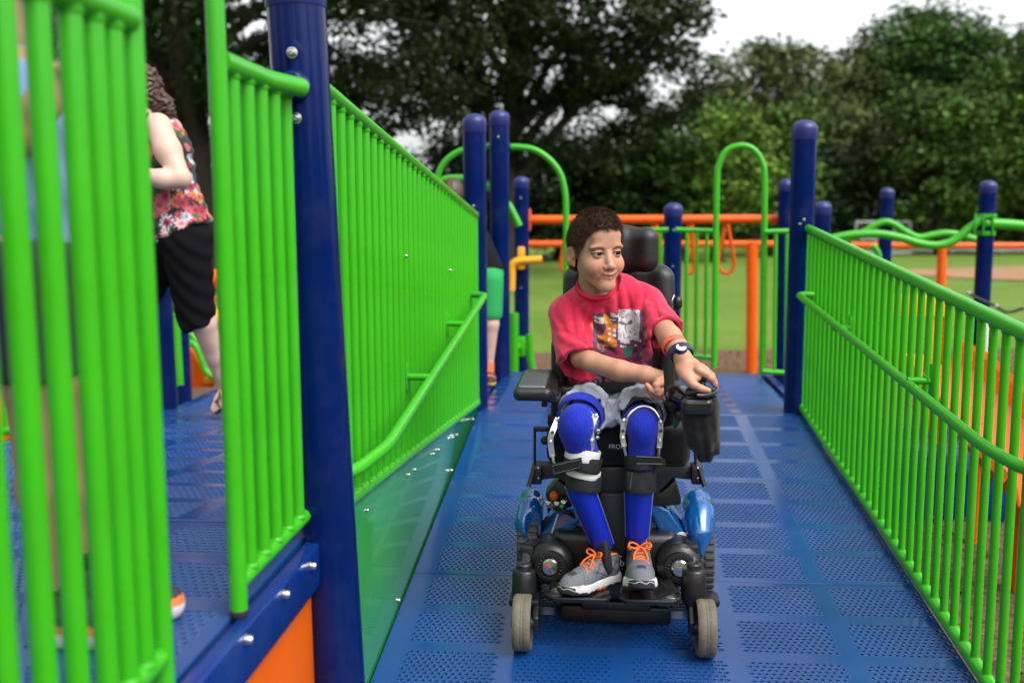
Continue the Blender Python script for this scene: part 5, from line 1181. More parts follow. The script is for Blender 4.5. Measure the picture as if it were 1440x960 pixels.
def wrk(X, Y, Z):
    wx = X + .02 * np.sin(23 * Z + 11 * Y) + .012 * np.sin(41 * Y - 17 * X); wz = Z + .018 * np.sin(27 * X + 13 * Y) + .01 * np.sin(53 * X)
    rid = lambda t: 1 - np.sqrt(np.abs(np.sin(t)) + .02)
    return (-.0085 * rid(38 * wz + 30 * wx) * np.clip((1.36 - Z) * 5, .0, 1) - .0060 * rid(60 * wx - 22 * wz + 1.0) * np.clip((1.40 - Z) * 6, .1, 1)
            + .0010 * np.sin(120 * wx + 80 * wz) - .0090 * rid(52 * (wx * .75 + wz * .65) + .6) * np.exp(-((X + .06) / .07) ** 2) * np.clip((1.27 - Z) * 8, 0, 1))
s.disp(wrk)
def hit(s, px, py, y0=2.75, y1=3.35):
    for Yq in np.arange(y0, y1, .0015):
        i = ((A(px, py, Yq) - s.lo) / s.h + .5).astype(int)
        if (i >= 0).all() and (i < s.n).all() and s.d[tuple(i)] < 0: return A(px, py, Yq)
    return None
def creases(s, lines, r=.006, k=.018):
    for ln in lines:
        a, b = np.array(ln[0], float), np.array(ln[1], float); n_ = np.array([-(b - a)[1], (b - a)[0]]); n_ /= np.linalg.norm(n_)
        for off, sub in ((0, True), (5.5, False)):
            P = [hit(s, *(a + (b - a) * t + n_ * off + n_ * 2.5 * math.sin(t * 3))) for t in np.linspace(0, 1, 6)]
            P = [p for p in P if p is not None]
            if len(P) > 2: s.chain([p + (nv(0, -.002, 0) if sub else nv(0, .004, 0)) for p in P], [r * f for f in np.interp(np.linspace(0, 1, len(P)), [0, .35, 1], [.5, 1.1, .35])], k, sub)
creases(s, [((803, 424), (808, 468)), ((815, 428), (829, 478)), ((790, 466), (822, 482)), ((867, 412), (871, 446)), ((879, 403), (890, 446)), ((904, 416), (908, 474)), ((834, 428), (822, 462)), ((918, 474), (898, 506)), ((912, 486), (886, 512)), ((916, 424), (926, 444)), ((850, 436), (856, 462)), ((842, 480), (868, 500))])
PINK = nv(.50, .017, .055)
def tee_col(V):
    x, y, z = V.T; c = np.tile(PINK, (len(V), 1))
    pxx = 842 + (x / y) * 1400 / 1.0; # picture-like coordinates only to lay the print out on the chest
    def fr_(px0, px1, py0, py1, Yp=3.06):
        a = A(px0, py0, Yp); b = A(px1, py1, Yp); return (x > a[0]) & (x < b[0]) & (z < a[2]) & (z > b[2]) & (y < 3.15)
    rn = vnoise(V, 17, 3); r2 = vnoise(V, 30, 4); r3 = vnoise(V, 46, 9)
    def put(m, col, a=1.0): c[m] = c[m] * (1 - a) + np.array(col) * a
    onchest = ~((x < -.045) & (z < A(800, 460, 3.06)[2] + 0) & (x < A(826, 0, 3.06)[0])) & (np.linalg.norm(np.cross(V - S0, (S1 - S0) / np.linalg.norm(S1 - S0)), axis=1) > .067)
    low = fr_(800, 928, 487, 549) & onchest
    put(low, (.115, .008, .045)); put(low & (rn > .25), (.035, .012, .03)); put(low & (r2 > .55), (.20, .012, .09)); put(low & (rn < -.45), (.30, .015, .06)); put(low & (x < A(858, 0, 3.06)[0]) & (r3 > .1), (.16, .13, .15)); put(low & (x < A(845, 0, 3.06)[0]) & (r3 < -.35), (.03, .02, .03))
    g_ = fr_(876, 904, 483, 502) & (rn + r2 * .5 < .35); put(g_, (.025, .10, .065))
    up = fr_(834, 905, 440, 488) & onchest; put(up, (.09, .035, .075)); 
    put(fr_(822, 834, 446, 464) & onchest & (r2 > -.25), (.75, .22, .02)); put(fr_(836, 849, 444, 456) & (r3 > -.4) & onchest, (.55, .52, .56)); put(fr_(849, 861, 442, 456) & (r2 > -.3), (.70, .38, .03))
    put(fr_(840, 868, 456, 488) & (r2 > .05) & onchest, (.42, .14, .015)); put(fr_(856, 866, 462, 484) & (r3 > .35), (.6, .5, .5)); put(fr_(858, 872, 441, 452) & (r3 > -.2), (.42, .38, .42))
    wp = fr_(870, 900, 436, 478); put(wp, (.66, .64, .66)); put(wp & (r3 > .8), (.10, .09, .11)); put(wp & (np.abs(r2 - .3) < .09), (.14, .12, .15)); put(wp & (r2 < -.75), (.42, .40, .45)); put(fr_(872, 902, 476, 488) & (r3 > 0), (.52, .50, .54)); put(fr_(900, 904, 436, 480), (.10, .05, .10))
    # darker seam lines at the neck and sleeve hems
    k = np.abs(np.linalg.norm(V - NB, axis=1) - .083) < .0022; c[k & (z > NB[2] - .06)] *= .75
    for (a, b) in ((S0, S1), (T0, T1)):
        d = (b - a) / np.linalg.norm(b - a); t = (V - b) @ d; m = (np.abs(t + .017) < .0016) & (np.linalg.norm(V - b, axis=1) < .12); c[m] *= .72
    return np.clip(c * (1 + .035 * vnoise(V, 12, 8))[:, None], 0, 1)
RIM = [nv(NC[0] + .0595 * math.cos(a_), NC[1] + .0595 * math.sin(a_), colz(NC[1] + .0595 * math.sin(a_)) + .001) for a_ in np.linspace(0, 2 * math.pi, 48, endpoint=False)]
sdfobj('t_shirt', s, M['tee'], boy, tee_col, 2)
# ribbed collar along the rim of the neck hole
MB().tube(RIM, .0075, 8, closed=True).build('collar', mat('pink_rib', tuple(PINK), .9, bump=.2, bscale=500, spec=.15), boy, 180)
# --- shorts
s = SDF(nv(-.24, 2.86, .90), nv(.32, 3.42, 1.13), .004)
s.ell(A(866, 566, 3.22), (.155, .12, .075), 0)
L0, L1 = A(842, 563, 3.24), A(821, 577, 2.99); r0_, r1_ = A(890, 563, 3.24), A(902, 577, 2.965)
s.cap(L0, L1, .080, .074, .03); s.cap(r0_, r1_, .080, .072, .03); s.cap(A(860, 570, 3.08), A(855, 590, 2.98), .032, .022, .03)
for a, b in ((L0, L1), (r0_, r1_)):
    d = (b - a) / np.linalg.norm(b - a); X, Y, Z = np.meshgrid(*s.ax, indexing='ij', sparse=True)
    q = (X - b[0]) * d[0] + (Y - b[1]) * d[1] + (Z - b[2]) * d[2] - .034 - (.05 * (X - .04) * (1 if a is L0 else -1)) + (.03 if a is L0 else .0) * np.clip((Z - b[2]) * 10, -1, 1)
    s.d = np.maximum(s.d, q.astype(np.float32))
s.chain([lerp(L0, L1, .6), KL + nv(0, -.05, 0)], [.064, .062], .003, sub=True); s.chain([lerp(r0_, r1_, .6), KR + nv(0, -.05, 0)], [.062, .058], .003, sub=True)
s.disp(lambda X, Y, Z: .0030 * np.sin(90 * X + 60 * Y + 3 * np.sin(40 * Z)) + .0018 * np.sin(150 * Y - 90 * Z + 60 * X) + .0022 * np.sin(60 * Z + 95 * (X - Y)))
creases(s, [((842, 556), (850, 588)), ((828, 560), (812, 572)), ((882, 556), (868, 588)), ((893, 560), (912, 572)), ((858, 556), (858, 580)), ((836, 572), (846, 592))], .0026, .012)
sdfobj('shorts', s, M['shorts'], boy, None, 2)
# --- braces
def band(c, ax_, rx, ry, h, th, m, name, par, a0=0.0, a1=2 * math.pi, n=36, up=None):
    ax_ = np.array(ax_, float); ax_ /= np.linalg.norm(ax_); fx = nv(1, 0, 0) - ax_ * ax_[0]; fx /= np.linalg.norm(fx); fy = np.cross(ax_, fx)
    g = []
    for a in np.linspace(a0, a1, n):
        d = fx * rx * math.cos(a) + fy * ry * math.sin(a); g.append([c + d * (1 + .0) + ax_ * (h / 2) * t for t in (-1, -.9, -.3, .3, .9, 1)])
    g = np.array(g)
    for j in (0, 5): g[:, j] = g[:, j] * 1 + (np.array([c + ax_ * (h / 2) * (-1 if j == 0 else 1)]) - g[:, j]) * (.3 * th / max(rx, 1e-3))
    return MB().sheet(g, th).build(name, m, par, 50)
def strip(pts, w, t, n_): # flat bar following points, broad side facing n_
    g = []; n_ = np.array(n_, float); n_ /= np.linalg.norm(n_)
    for i, p in enumerate(pts):
        d = pts[min(i + 1, len(pts) - 1)] - pts[max(i - 1, 0)]; sd_ = np.cross(d, n_); sd_ /= np.linalg.norm(sd_); g.append([p - sd_ * w / 2, p - sd_ * w * .35 - n_ * t * .0, p + sd_ * w * .35, p + sd_ * w / 2])
    return MB().sheet(g, t)
def leg(side, H_, K_, N_, rk, shin, ankle_w):
    s = SDF(np.minimum(np.minimum(H_, K_), N_) - .10, np.maximum(np.maximum(H_, K_), N_) + .10, .004)
    s.chain([lerp(H_, K_, .35), lerp(H_, K_, .85), K_], [.060, .054, rk * 1.02], .008); s.ell(K_ + nv(0, -.006, -.004), (rk * 1.0, rk * .95, rk * 1.3), .008)
    mid = lerp(K_, N_, .22); s.chain([K_ + nv(0, .005, -.02), mid, shin, N_], [rk * .95, rk * .84, ankle_w * 1.22, ankle_w], .006)
    o = sdfobj('brace_sock', s, M['knit'], boy, None, 2)
    b = []
    # moulded calf shell with bright edges
    g = []
    ax_ = N_ - shin; ax_ /= np.linalg.norm(ax_)
    for t in np.linspace(-.28, 1.0, 9):
        c = shin + (N_ - shin) * t; r = (ankle_w * 1.24) + (ankle_w * .98 - ankle_w * 1.24) * max(0, t) + .003
        g.append([c + nv(r * math.sin(a), -r * math.cos(a) * .95, 0) for a in np.linspace(-1.35, 1.35, 15)])
    sh = MB().sheet(g, .003).build('calf_shell', M['blueshell'], boy, 50)
    for j in (0, 14): MB().tube([row[j] + nv(0, -.002, 0) for row in g], .0034, 8).build('shell_edge', M['whitesteel'], sh)
    return g
gL = leg(-1, HL, KL, NL, .0545, A(822, 700, 2.925), .0325)
gR = leg(1, HRr, KR, NR, .0455, A(898, 690, 2.92), .0315)
# cuff over the left-of-picture thigh and metal arch over the other
d1 = KL - HL; band(A(816, 583, 2.965), nv(d1[0] + .02, d1[1], d1[2] - .10), .0640, .062, .034, .007, M['knit'], 'thigh_cuff', boy)
d2 = KR - HRr; band(A(904, 585, 2.95), nv(0, d2[1], d2[2] - .06), .0565, .058, .022, .004, M['charcoal'], 'thigh_cuff', boy)
MB().tube(spline([A(879, 604, 2.87), A(883, 586, 2.86), A(893, 575, 2.87), A(905, 571, 2.875), A(918, 575, 2.87), A(927, 587, 2.86), A(930, 604, 2.87)], 5), .0032, 8).build('cuff_edge', M['whitesteel'], boy)
MB().tube(spline([A(830, 579, 2.88), A(836, 588, 2.88), A(838, 597, 2.88)], 5), .003, 8).build('cuff_edge', M['whitesteel'], boy)
def hinge(pts, w=.0165):
    t_ = strip([np.array(p) for p in spline(pts, 4)], w, .005, nv(.1, -1, .25)).build('hinge_bar', M['whitesteel'], boy, 40)
    for k in (0, 1, 2):
        p = pts[min(k, len(pts) - 1)] + nv(0, -.006, 0); MB().lathe([(.0052, 0), (.0052, .003), (.003, .0045)], p, (0, -1, .2), 12).build('rivet', M['charcoal'] if k == 1 else M['steel'], t_)
Yh = 2.865
hinge([A(785, 588, Yh + .02), A(777, 607, Yh), A(774, 620, Yh), A(777, 642, Yh + .01)]); hinge([A(838, 583, Yh), A(831, 603, Yh - .01), A(832, 618, Yh - .01), A(832, 632, Yh)], .018)
MB().tube(spline([A(777, 640, Yh + .01), A(779, 650, Yh + .01), A(784, 657, Yh + .02)], 4), .0042, 8).build('hinge_rod', M['whitesteel'], boy); MB().tube([A(832, 630, Yh), A(832, 646, Yh)], .0042, 8).build('hinge_rod', M['whitesteel'], boy)
MB().lathe([(.008, 0), (.009, .003), (.006, .012)], A(840, 606, Yh - .004), (1, -.5, .2), 12).build('hinge_knob', M['steel'], boy); MB().lathe([(.006, 0), (.007, .003), (.004, .01)], A(839, 615, Yh - .004), (1, -.5, .2), 12).build('hinge_knob', M['steel'], boy)
hinge([A(877, 590, Yh), A(876, 605, Yh), A(875.5, 615, Yh), A(878, 628, Yh)], .0145); hinge([A(929, 592, Yh), A(929, 605, Yh), A(928, 618, Yh), A(927, 630, Yh)], .0145)
MB().tube([A(877, 626, Yh), A(880, 640, Yh + .01)], .004, 8).build('hinge_rod', M['whitesteel'], boy); MB().tube([A(927, 628, Yh), A(926, 642, Yh + .01)], .004, 8).build('hinge_rod', M['whitesteel'], boy)
# straps
def on_leg(K_, N_, S_, rk, aw, py):
    ch_ = [K_ + nv(0, .005, -.02), lerp(K_, N_, .22), S_, N_]; rs_ = [rk * .95, rk * .84, aw * 1.22, aw]; z = A(860, py, 2.9)[2]
    for i in range(3):
        if ch_[i][2] >= z >= ch_[i + 1][2]:
            t = (ch_[i][2] - z) / (ch_[i][2] - ch_[i + 1][2]); return lerp(ch_[i], ch_[i + 1], t), rs_[i] * (1 - t) + rs_[i + 1] * t
def lband(side, py, tilt, h, th, m, name, off=.004):
    c, r = on_leg(KL, NL, SHL, .0545, .0325, py) if side < 0 else on_leg(KR, NR, SHR, .0455, .0315, py)
    return band(c, nv(tilt, .1, 1), r + off, r + off, h, th, m, name, boy)
def stitch(pts, par):
    MB().tube([np.array(p) for p in pts], .0011, 5, closed=True).build('stitching', M['gel'], par)
axL = nv(-.26, -.02, .97) * -1; axl2 = nv(.27, 0, .96)
lband(-1, 639, .22, .034, .004, M['foam'], 'foam_pad', .003); lband(-1, 651, .22, .042, .004, M['strap'], 'strap', .008)
P4 = [A(777, 655, 2.855), A(815, 646, 2.836), A(815, 657, 2.840), A(779, 666, 2.859)]; fl_ = MB().prism([A(774, 653, 2.858), A(818, 643, 2.838), A(819, 659, 2.842), A(777, 668, 2.862)], (0, .006, 0), .001).build('strap_flap', M['strap'], boy); stitch(P4, fl_)
lband(-1, 666, .2, .022, .004, M['foam'], 'foam_pad', .005); lband(-1, 680, .1, .042, .004, M['strap'], 'strap', .008)
lband(1, 648, -.05, .036, .004, M['strap'], 'strap', .007)
fl_ = MB().prism([A(893, 640, 2.852), A(930, 642, 2.852), A(936, 648, 2.858), A(937, 657, 2.864), A(893, 654, 2.856)], (0, .006, 0), .001).build('strap_flap', M['strap'], boy); stitch([A(895, 641.5, 2.850), A(929, 643, 2.850), A(932, 652, 2.853), A(895, 651.5, 2.853)], fl_)
lband(1, 676, 0, .062, .005, M['strap'], 'strap', .007)
fl_ = MB().prism([A(881, 663, 2.866), A(916, 664, 2.866), A(919, 685, 2.868), A(905, 690, 2.864), A(882, 691, 2.868)], (0, .008, 0), .003).build('strap_flap', M['strap'], boy)
MB().tube([A(889, 664, 2.862), A(886, 687, 2.862)], .0011, 5).build('stitching', M['gel'], fl_)
# --- shoes, in centimetres: +y is the toe
def shoe(label_side, origin, yaw, pitch, sc=1.0):
    RM = np.array(Matrix.Rotation(yaw, 3, 'Z') @ Matrix.Rotation(pitch, 3, 'X')); X_ = lambda P: (np.asarray(P, float) * .01 * sc) @ RM.T + origin
    s = SDF((-5.5, -2, -1), (5.5, 26.5, 5), .16)
    s.chain([(0, 2.6, 1.4), (0, 9, 1.4), (.3, 16, 1.5), (.2, 20.8, 1.9)], [3.6, 3.3, 4.3, 3.4], 1.0)
    X, Y, Z = np.meshgrid(*s.ax, indexing='ij', sparse=True); spring = np.clip((Y - 15) / 8.5, 0, 1) ** 2 * 1.5 + np.clip((3 - Y) / 5, 0, 1) ** 2 * .8
    top_ = 3.1 + .5 * np.clip((6 - Y) / 6, 0, 1) + .5 * np.clip((Y - 18) / 6, 0, 1)
    s.d = np.maximum(np.maximum(s.d, (spring - Z).astype(np.float32)), (Z - top_).astype(np.float32) * .8)
    s.disp(lambda X, Y, Z: .12 * (np.sin(Y * 3.4) > .4) * (Z < 1.0 + np.clip((Y - 15) / 8.5, 0, 1) ** 2 * 1.5))
    def solecol(V):
        x, y, z = V.T; c = np.tile(nv(.56, .55, .53), (len(V), 1)); sp = np.clip((y - 15) / 8.5, 0, 1) ** 2 * 1.5
        out_ = (z < sp + .95 + .18 * np.sin(y * 2.2)); c[out_] = (.014, .014, .016); c[out_ & (y > 4) & (y < 12) & (np.sin(x * 1.3 + y * .5) > -.4)] = (.75, .12, .01)
        bump_ = (y > 22.0 - .10 * x * x) & (z < sp + 2.3); c[bump_] = (.016, .016, .018); c[bump_ & (np.abs(z - sp - 1.5 - .25 * np.sin(x * 2.2)) < .12)] = (.35, .35, .36)
        c[(np.abs(z - 2.1) < .09) & (y < 16)] *= .8
        return c
    V, Q = s.mesh(2); cc = solecol(V); o = mkobj('shoe', X_(V), Q.tolist(), M['shoe'], boy, 180, False, cc)
    s = SDF((-5.5, -2, 1), (5.5, 26, 15), .18)
    s.chain([(0, 3.4, 4.6), (0, 3.6, 8.6)], [3.2, 3.15], .8); s.chain([(0, 4, 5), (0, 9, 5.0), (.2, 15, 3.6), (.2, 19.5, 2.9), (.2, 21, 2.6)], [3.2, 3.1, 3.5, 3.2, 2.6], 1.2); s.cap((0, 6.5, 8), (0, 13.5, 5.4), 2.4, 2.2, 1.2)
    s.cap((0, 3.2, 9.3), (0, 2.4, 14), 2.5, 3.0, .4, sub=True); s.ell((0, 6.0, 11.4), (2.2, 3.2, 2.4), .5, sub=True)
    X, Y, Z = np.meshgrid(*s.ax, indexing='ij', sparse=True); s.d = np.maximum(s.d, (2.4 - Z + 0 * X + 0 * Y).astype(np.float32))
    def upcol(V):
        x, y, z = V.T; c = np.tile(nv(.125, .132, .15), (len(V), 1)) * (1 + .05 * vnoise(V, .8, 3))[:, None]
        seam = (np.abs(y - 16.2 - .12 * x * x) < .12) | (np.abs(z - 5.2 - .25 * (y - 10)) < .10) & (y > 9) & (y < 14); c[seam] *= .55
        web = (y < 12.5) & (y > 2) & (z < 8) & (z > 3.2) & (np.abs(x) > 2.0); u = np.minimum(np.abs(np.sin(y * .95 + z * .8)), np.abs(np.sin(y * .55 - z * 1.1))); c[web & (u < .16)] = (.02, .021, .024)
        c[(z > 9.2)] = (.06, .06, .066); c[(np.abs(z - 9.9) < .22) & (y > 2.5)] = (.7, .16, .03)
        tc_ = (y > 17.8 - .02 * x * x) & (z < 4.6 + .1 * (y - 18)); c[tc_ & (z < 3.6)] = (.54, .53, .51); c[(y > 18.2) & (np.abs(x - .2) < 1.2) & (z > 4.6) & (y < 20.6)] = (.04, .04, .045)
        return np.clip(c, 0, 1)
    V, Q = s.mesh(2); mkobj('upper', X_(V), Q.tolist(), M['shoe'], o, 180, False, upcol(V))
    # tongue
    g = [[(-1.9, 7.4, 8.6), (-1.0, 7.2, 9.3), (0, 7.1, 9.5), (1.0, 7.2, 9.3), (1.9, 7.4, 8.6)], [(-1.9, 6.6, 10.2), (-1, 6.2, 11), (0, 6.1, 11.2), (1, 6.2, 11), (1.9, 6.6, 10.2)], [(-1.7, 6.3, 12.4), (-.9, 5.9, 13.2), (0, 5.8, 13.4), (.9, 5.9, 13.2), (1.7, 6.3, 12.4)]]
    mb = MB().sheet([[X_([p])[0] for p in r] for r in g], .004); tg_ = mb.build('tongue', M['charcoal'], o, 180)
    MB().tube([X_([p])[0] for p in spline([(-1.9, 7.3, 8.7), (-1.95, 6.5, 10.4), (-1.7, 6.2, 12.5), (0, 5.7, 13.5), (1.7, 6.2, 12.5), (1.95, 6.5, 10.4)], 5)], .0022, 6).build('tongue_edge', M['lace'], tg_)
    MB().rbox(X_([(-.2, 6.45, 11.6)])[0], (.014, .004, .007), .0015, 2, RM).build('tongue_tab', M['lace'], tg_)
    # laces
    for k in range(5):
        y = 8.6 + k * 1.55; zt = np.interp(y, [7, 9, 13, 16], [10.3, 9.7, 8.0, 7.1]); w_ = 1.9 + .1 * k; sw = (1 if k % 2 else -1) * .5
        MB().tube([X_([p])[0] for p in spline([(-w_, y - sw, zt - 1.3), (-w_ * .6, y - sw * .6, zt - .15), (0, y, zt + .22), (w_ * .6, y + sw * .6, zt - .15), (w_, y + sw, zt - 1.3)], 4)], .0034, 8, flat=.8).build('lace', M['lace'], o, 180)
    for q in (-1, 1):
        MB().tube([X_([p])[0] for p in spline([(0, 9.4, 10.0), (q * 1.2, 9.6, 11.0), (q * 2.6, 9.9, 11.2), (q * 2.9, 10.4, 10.3), (q * 1.5, 10.2, 9.8), (0, 9.6, 10.0)], 6)], .0031, 8).build('lace', M['lace'], o, 180)
        MB().tube([X_([p])[0] for p in spline([(0, 9.6, 10.0), (q * .9, 11.4, 9.6), (q * 1.6, 13.0, 8.5), (q * 1.9, 14.2, 7.2)], 6)], .0029, 8).build('lace', M['lace'], o, 180)
        MB().tube([X_([p])[0] for p in spline([(q * 2.2, 7.6, 9.0), (q * 2.9, 7.0, 9.6), (q * 2.7, 6.2, 10.4)], 4)], .0042, 8).build('eyelet_loop', M['lace'], o, 180)
    return X_
shoe('r', nv(A(866, 822, 2.985)[0], 2.985, zf + .001), R(137), R(1.5))
shoe('l', nv(A(897, 800, 2.99)[0], 2.992, zf + .002), R(181), R(11.5), 1.12)
s = SDF(A(853, 780, 2.92) - .09, A(853, 780, 2.92) + .09, .003); s.ell(A(852, 782, 2.925), (.012, .03, .052), 0); s.cap(A(845, 760, 2.93), A(856, 800, 2.92), .012, .012, .02); sdfobj('ankle_strap', s, M['strap'], boy)
# --- watch and wrist band
wa, wb = AL[3], AL[4]; wd = (wb - wa) / np.linalg.norm(wb - wa)
def wring(c, r, h, th, m, name): return band(c, wd, r, r * .94, h, th, m, name, boy, n=40)
M['navyrub'] = mat('navy_watch_rubber', (0.008, 0.012, 0.075), 0.35)
wt = wring(A(957, 497, 2.865), .0315, .020, .005, M['navyrub'], 'wristwatch')
fcv = A(957.5, 490.5, 2.842); fn_ = nv(.15, -.72, .62); fn_ /= np.linalg.norm(fn_); fn_ = fn_ - wd * (fn_ @ wd) * .85; fn_ /= np.linalg.norm(fn_)
MB().lathe([(.0175, -.006), (.0185, .0), (.018, .005), (.0155, .0075), (.0135, .0065)], fcv, fn_, 28).build('watch_case', M['navyrub'], wt); MB().lathe([(.0145, .004), (.0145, .0072), (.001, .0074)], fcv, fn_, 28).build('watch_face', mat('watch_face', (.55, .58, .62), .15), wt)
MB().rbox(fcv + fn_ * .0078, (.013, .003, .007), .001, 1, Matrix(((1, 0, 0), (0, 1, 0), (0, 0, 1)))).build('watch_display', M['charcoal'], wt) if False else None
wring(A(948, 486, 2.895), .0345, .013, .003, mat('coral_wristband', (.80, .085, .045), .45), 'wristband')
# ------------------------------------------------------------------ the other people on the play structure
def person(label, loc): return thing('person', label, 'person', loc)
M['pskin'] = mat('fair_skin', (.55, .36, .28), .5, sss=.1, vary=.05, vscale=20)
M['tskin'] = mat('tan_skin', (.30, .15, .09), .5, sss=.1, vary=.05, vscale=20)
M['denimblk'] = mat('black_shorts_cloth', (.004, .004, .005), .9, bump=.2, bscale=200, spec=.1)
M['floral'] = mat('floral_cloth', (.1, .1, .1), .8, attr='col', bump=.15, bscale=200, sheen=.1)
M['curl'] = mat('curly_brown_hair', (.050, .024, .013), .45, vary=.4, vscale=60)
M['lightblue'] = mat('light_blue_cotton', (.16, .22, .50), .9, bump=.2, bscale=150, vary=.06, vscale=20, sheen=.2)
M['navycloth'] = mat('navy_shorts_cloth', (.008, .010, .022), .85, bump=.2, bscale=150)
M['greencloth'] = mat('bright_green_shorts_cloth', (.004, .27, .055), .8, bump=.15, bscale=150)
M['blackcloth'] = mat('black_shirt_cloth', (.008, .008, .010), .9, bump=.15, bscale=150, spec=.15)
M['coral'] = mat('coral_orange', (.75, .16, .05), .6)
# woman walking left on the side ramp
Yw = 4.6; a_ = lambda x, y, d=0.0: A(x, y, Yw + d)
wom = person('woman with a brown ponytail and floral sleeveless top walking along the side ramp', tuple(a_(215, 575)))
wom.location = (wom.location.x, Yw, float(ZJ + (YJ - Yw) * SL))
s = SDF(np.minimum(a_(120, 600), a_(120, 40)) - nv(.1, .45, .05), np.maximum(a_(340, 40), a_(340, 600)) + nv(.1, .35, .05), .007)
s.chain([a_(222, 178, -.12), a_(236, 212, -.17), a_(252, 247, -.20)], [.062, .057, .046], .03); s.chain([a_(254, 252, -.20), a_(228, 252, -.24), a_(190, 244, -.26), a_(172, 240, -.26)], [.046, .042, .032, .026], .02)
for k in range(4): s.chain([a_(170, 238 + k * 3, -.28 + k * .012), a_(158, 240 + k * 3.5, -.29 + k * .012), a_(152, 246 + k * 3.5, -.28 + k * .012)], [.012, .010, .008], .01)
s.chain([a_(216, 176), a_(200, 158)], [.075, .055], .03); s.ell(a_(190, 130), (.085, .078, .11), .02); s.ell(a_(180, 140), (.06, .065, .08), .03); s.ell(a_(163, 135), (.018, .014, .02), .015)
s.ell(a_(222, 225), (.10, .10, .16), .04); s.ell(a_(252, 320), (.11, .11, .12), .04)
s.chain([a_(262, 340, -.05), a_(286, 452, -.02)], [.085, .062], .02); s.chain([a_(287, 456, -.02), a_(303, 500, .06), a_(319, 548, .12)], [.060, .050, .034], .02)
s.chain([a_(319, 548, .12), a_(312, 562, .10), a_(303, 574, .06)], [.036, .036, .024], .015)
for k in range(5): s.cap(a_(304 - k * .8, 572, .05 + k * .014), a_(300.5 - k * .6, 578, .04 + k * .014), .012 - k * .001, .009, .004)
s.chain([a_(240, 340, .06), a_(184, 442, -.02)], [.085, .06], .02); s.chain([a_(184, 442, -.02), a_(172, 570, .06)], [.055, .034], .02); s.chain([a_(172, 575, .07), a_(148, 582, .0)], [.036, .028], .02)
s.chain([a_(216, 190, .14), a_(205, 240, .16), a_(175, 236, .10)], [.05, .044, .03], .02)
sdfobj('body', s, M['pskin'], wom)
s = SDF(a_(180, 380) - nv(.05, .3, .05), a_(320, 140) + nv(.1, .3, .05), .007)
s.ell(a_(222, 215), (.150, .145, .19), 0); s.cap(a_(225, 230), a_(256, 322), .135, .145, .06); s.ell(a_(256, 325), (.155, .16, .10), .05)
X, Y, Z = np.meshgrid(*s.ax, indexing='ij', sparse=True); pa, pb = a_(207, 358), a_(292, 312); s.d = np.maximum(s.d, (pa[2] + (X - pa[0]) * (pb[2] - pa[2]) / (pb[0] - pa[0]) - Z + 0 * Y).astype(np.float32))
pa2, pb2 = a_(200, 190), a_(232, 166); s.d = np.maximum(s.d, (Z - (pa2[2] + (X - pa2[0]) * .6 + .03) + 0 * Y).astype(np.float32) * .85)
s.disp(lambda X, Y, Z: .005 * np.sin(60 * X + 45 * Z + 2 * np.sin(20 * Z)) + .003 * np.sin(110 * Z - 60 * X))
def flor(V):
    c = np.tile(nv(.008, .008, .010), (len(V), 1)); rg = np.random.default_rng(9); lo, hi = V.min(0), V.max(0)
    pal = [(.32, .02, .05), (.45, .08, .10), (.50, .14, .05), (.55, .30, .30), (.40, .45, .55), (.04, .09, .02), (.20, .005, .03)]
    for k in range(330):
        p = V[rg.integers(len(V))]; r = rg.uniform(.012, .034); d = np.linalg.norm((V - p) * (1, 1, 1), axis=1); m = d < r * (1 + .25 * np.sin(9 * np.arctan2(V[:, 2] - p[2], V[:, 0] - p[0]) + k)); col = np.array(pal[rg.integers(len(pal))]); c[m] = col; c[d < r * .4] = col * .45
    return c
sdfobj('floral_top', s, M['floral'], wom, flor)
s = SDF(a_(150, 490) - nv(.05, .3, .05), a_(330, 300) + nv(.1, .3, .05), .007)
s.ell(a_(256, 335), (.15, .155, .10), 0); s.cap(a_(262, 345, -.05), a_(277, 452, -.03), .115, .088, .03); s.cap(a_(240, 345, .06), a_(196, 420, -.0), .105, .085, .03)
pa, pb = a_(240, 480), a_(300, 458); X, Y, Z = np.meshgrid(*s.ax, indexing='ij', sparse=True); s.d = np.maximum(s.d, (pa[2] + .01 + (X - pa[0]) * (pb[2] - pa[2]) / (pb[0] - pa[0]) - Z + 0 * Y).astype(np.float32))
s.disp(lambda X, Y, Z: .004 * np.sin(50 * X + 70 * Z + 2 * np.sin(16 * X)))
sdfobj('shorts', s, M['denimblk'], wom)
s = SDF(a_(150, 215) - nv(.05, .25, .05), a_(260, 60) + nv(.05, .25, .05), .006)
s.ell(a_(195, 122), (.105, .10, .115), 0)
X, Y, Z = np.meshgrid(*s.ax, indexing='ij', sparse=True); fx = a_(178, 130)[0]; s.d = np.maximum(s.d, (fx - X + 0 * Y - (Z - a_(190, 118)[2]) * .6).astype(np.float32))
s.chain([a_(212, 135), a_(226, 148), a_(234, 165)], [.045, .055, .035], .02); s.ell(a_(238, 160), (.026, .04, .045), .02); s.ell(a_(222, 140), (.04, .045, .04), .02)
s.disp(lambda X, Y, Z: .012 * np.sin(130 * X + 3 * np.sin(70 * Z)) * np.sin(120 * Z + 2 * np.sin(60 * Y)) * (X > a_(205, 0)[0]))
sdfobj('hair', s, M['curl'], wom)
mb = MB(); rg = np.random.default_rng(3)
for k in range(60):
    p = a_(rg.uniform(214, 240), rg.uniform(140, 172), rg.uniform(-.05, .05)); pts = [p + nv(.014 * math.sin(t * 1.9 + k), .014 * math.cos(t * 1.9 + k), -.007 * t) + nv(.002 * t, 0, 0) for t in range(8)]
    mb.tube(pts, .004, 5)
mb.build('curls', M['curl'], wom)
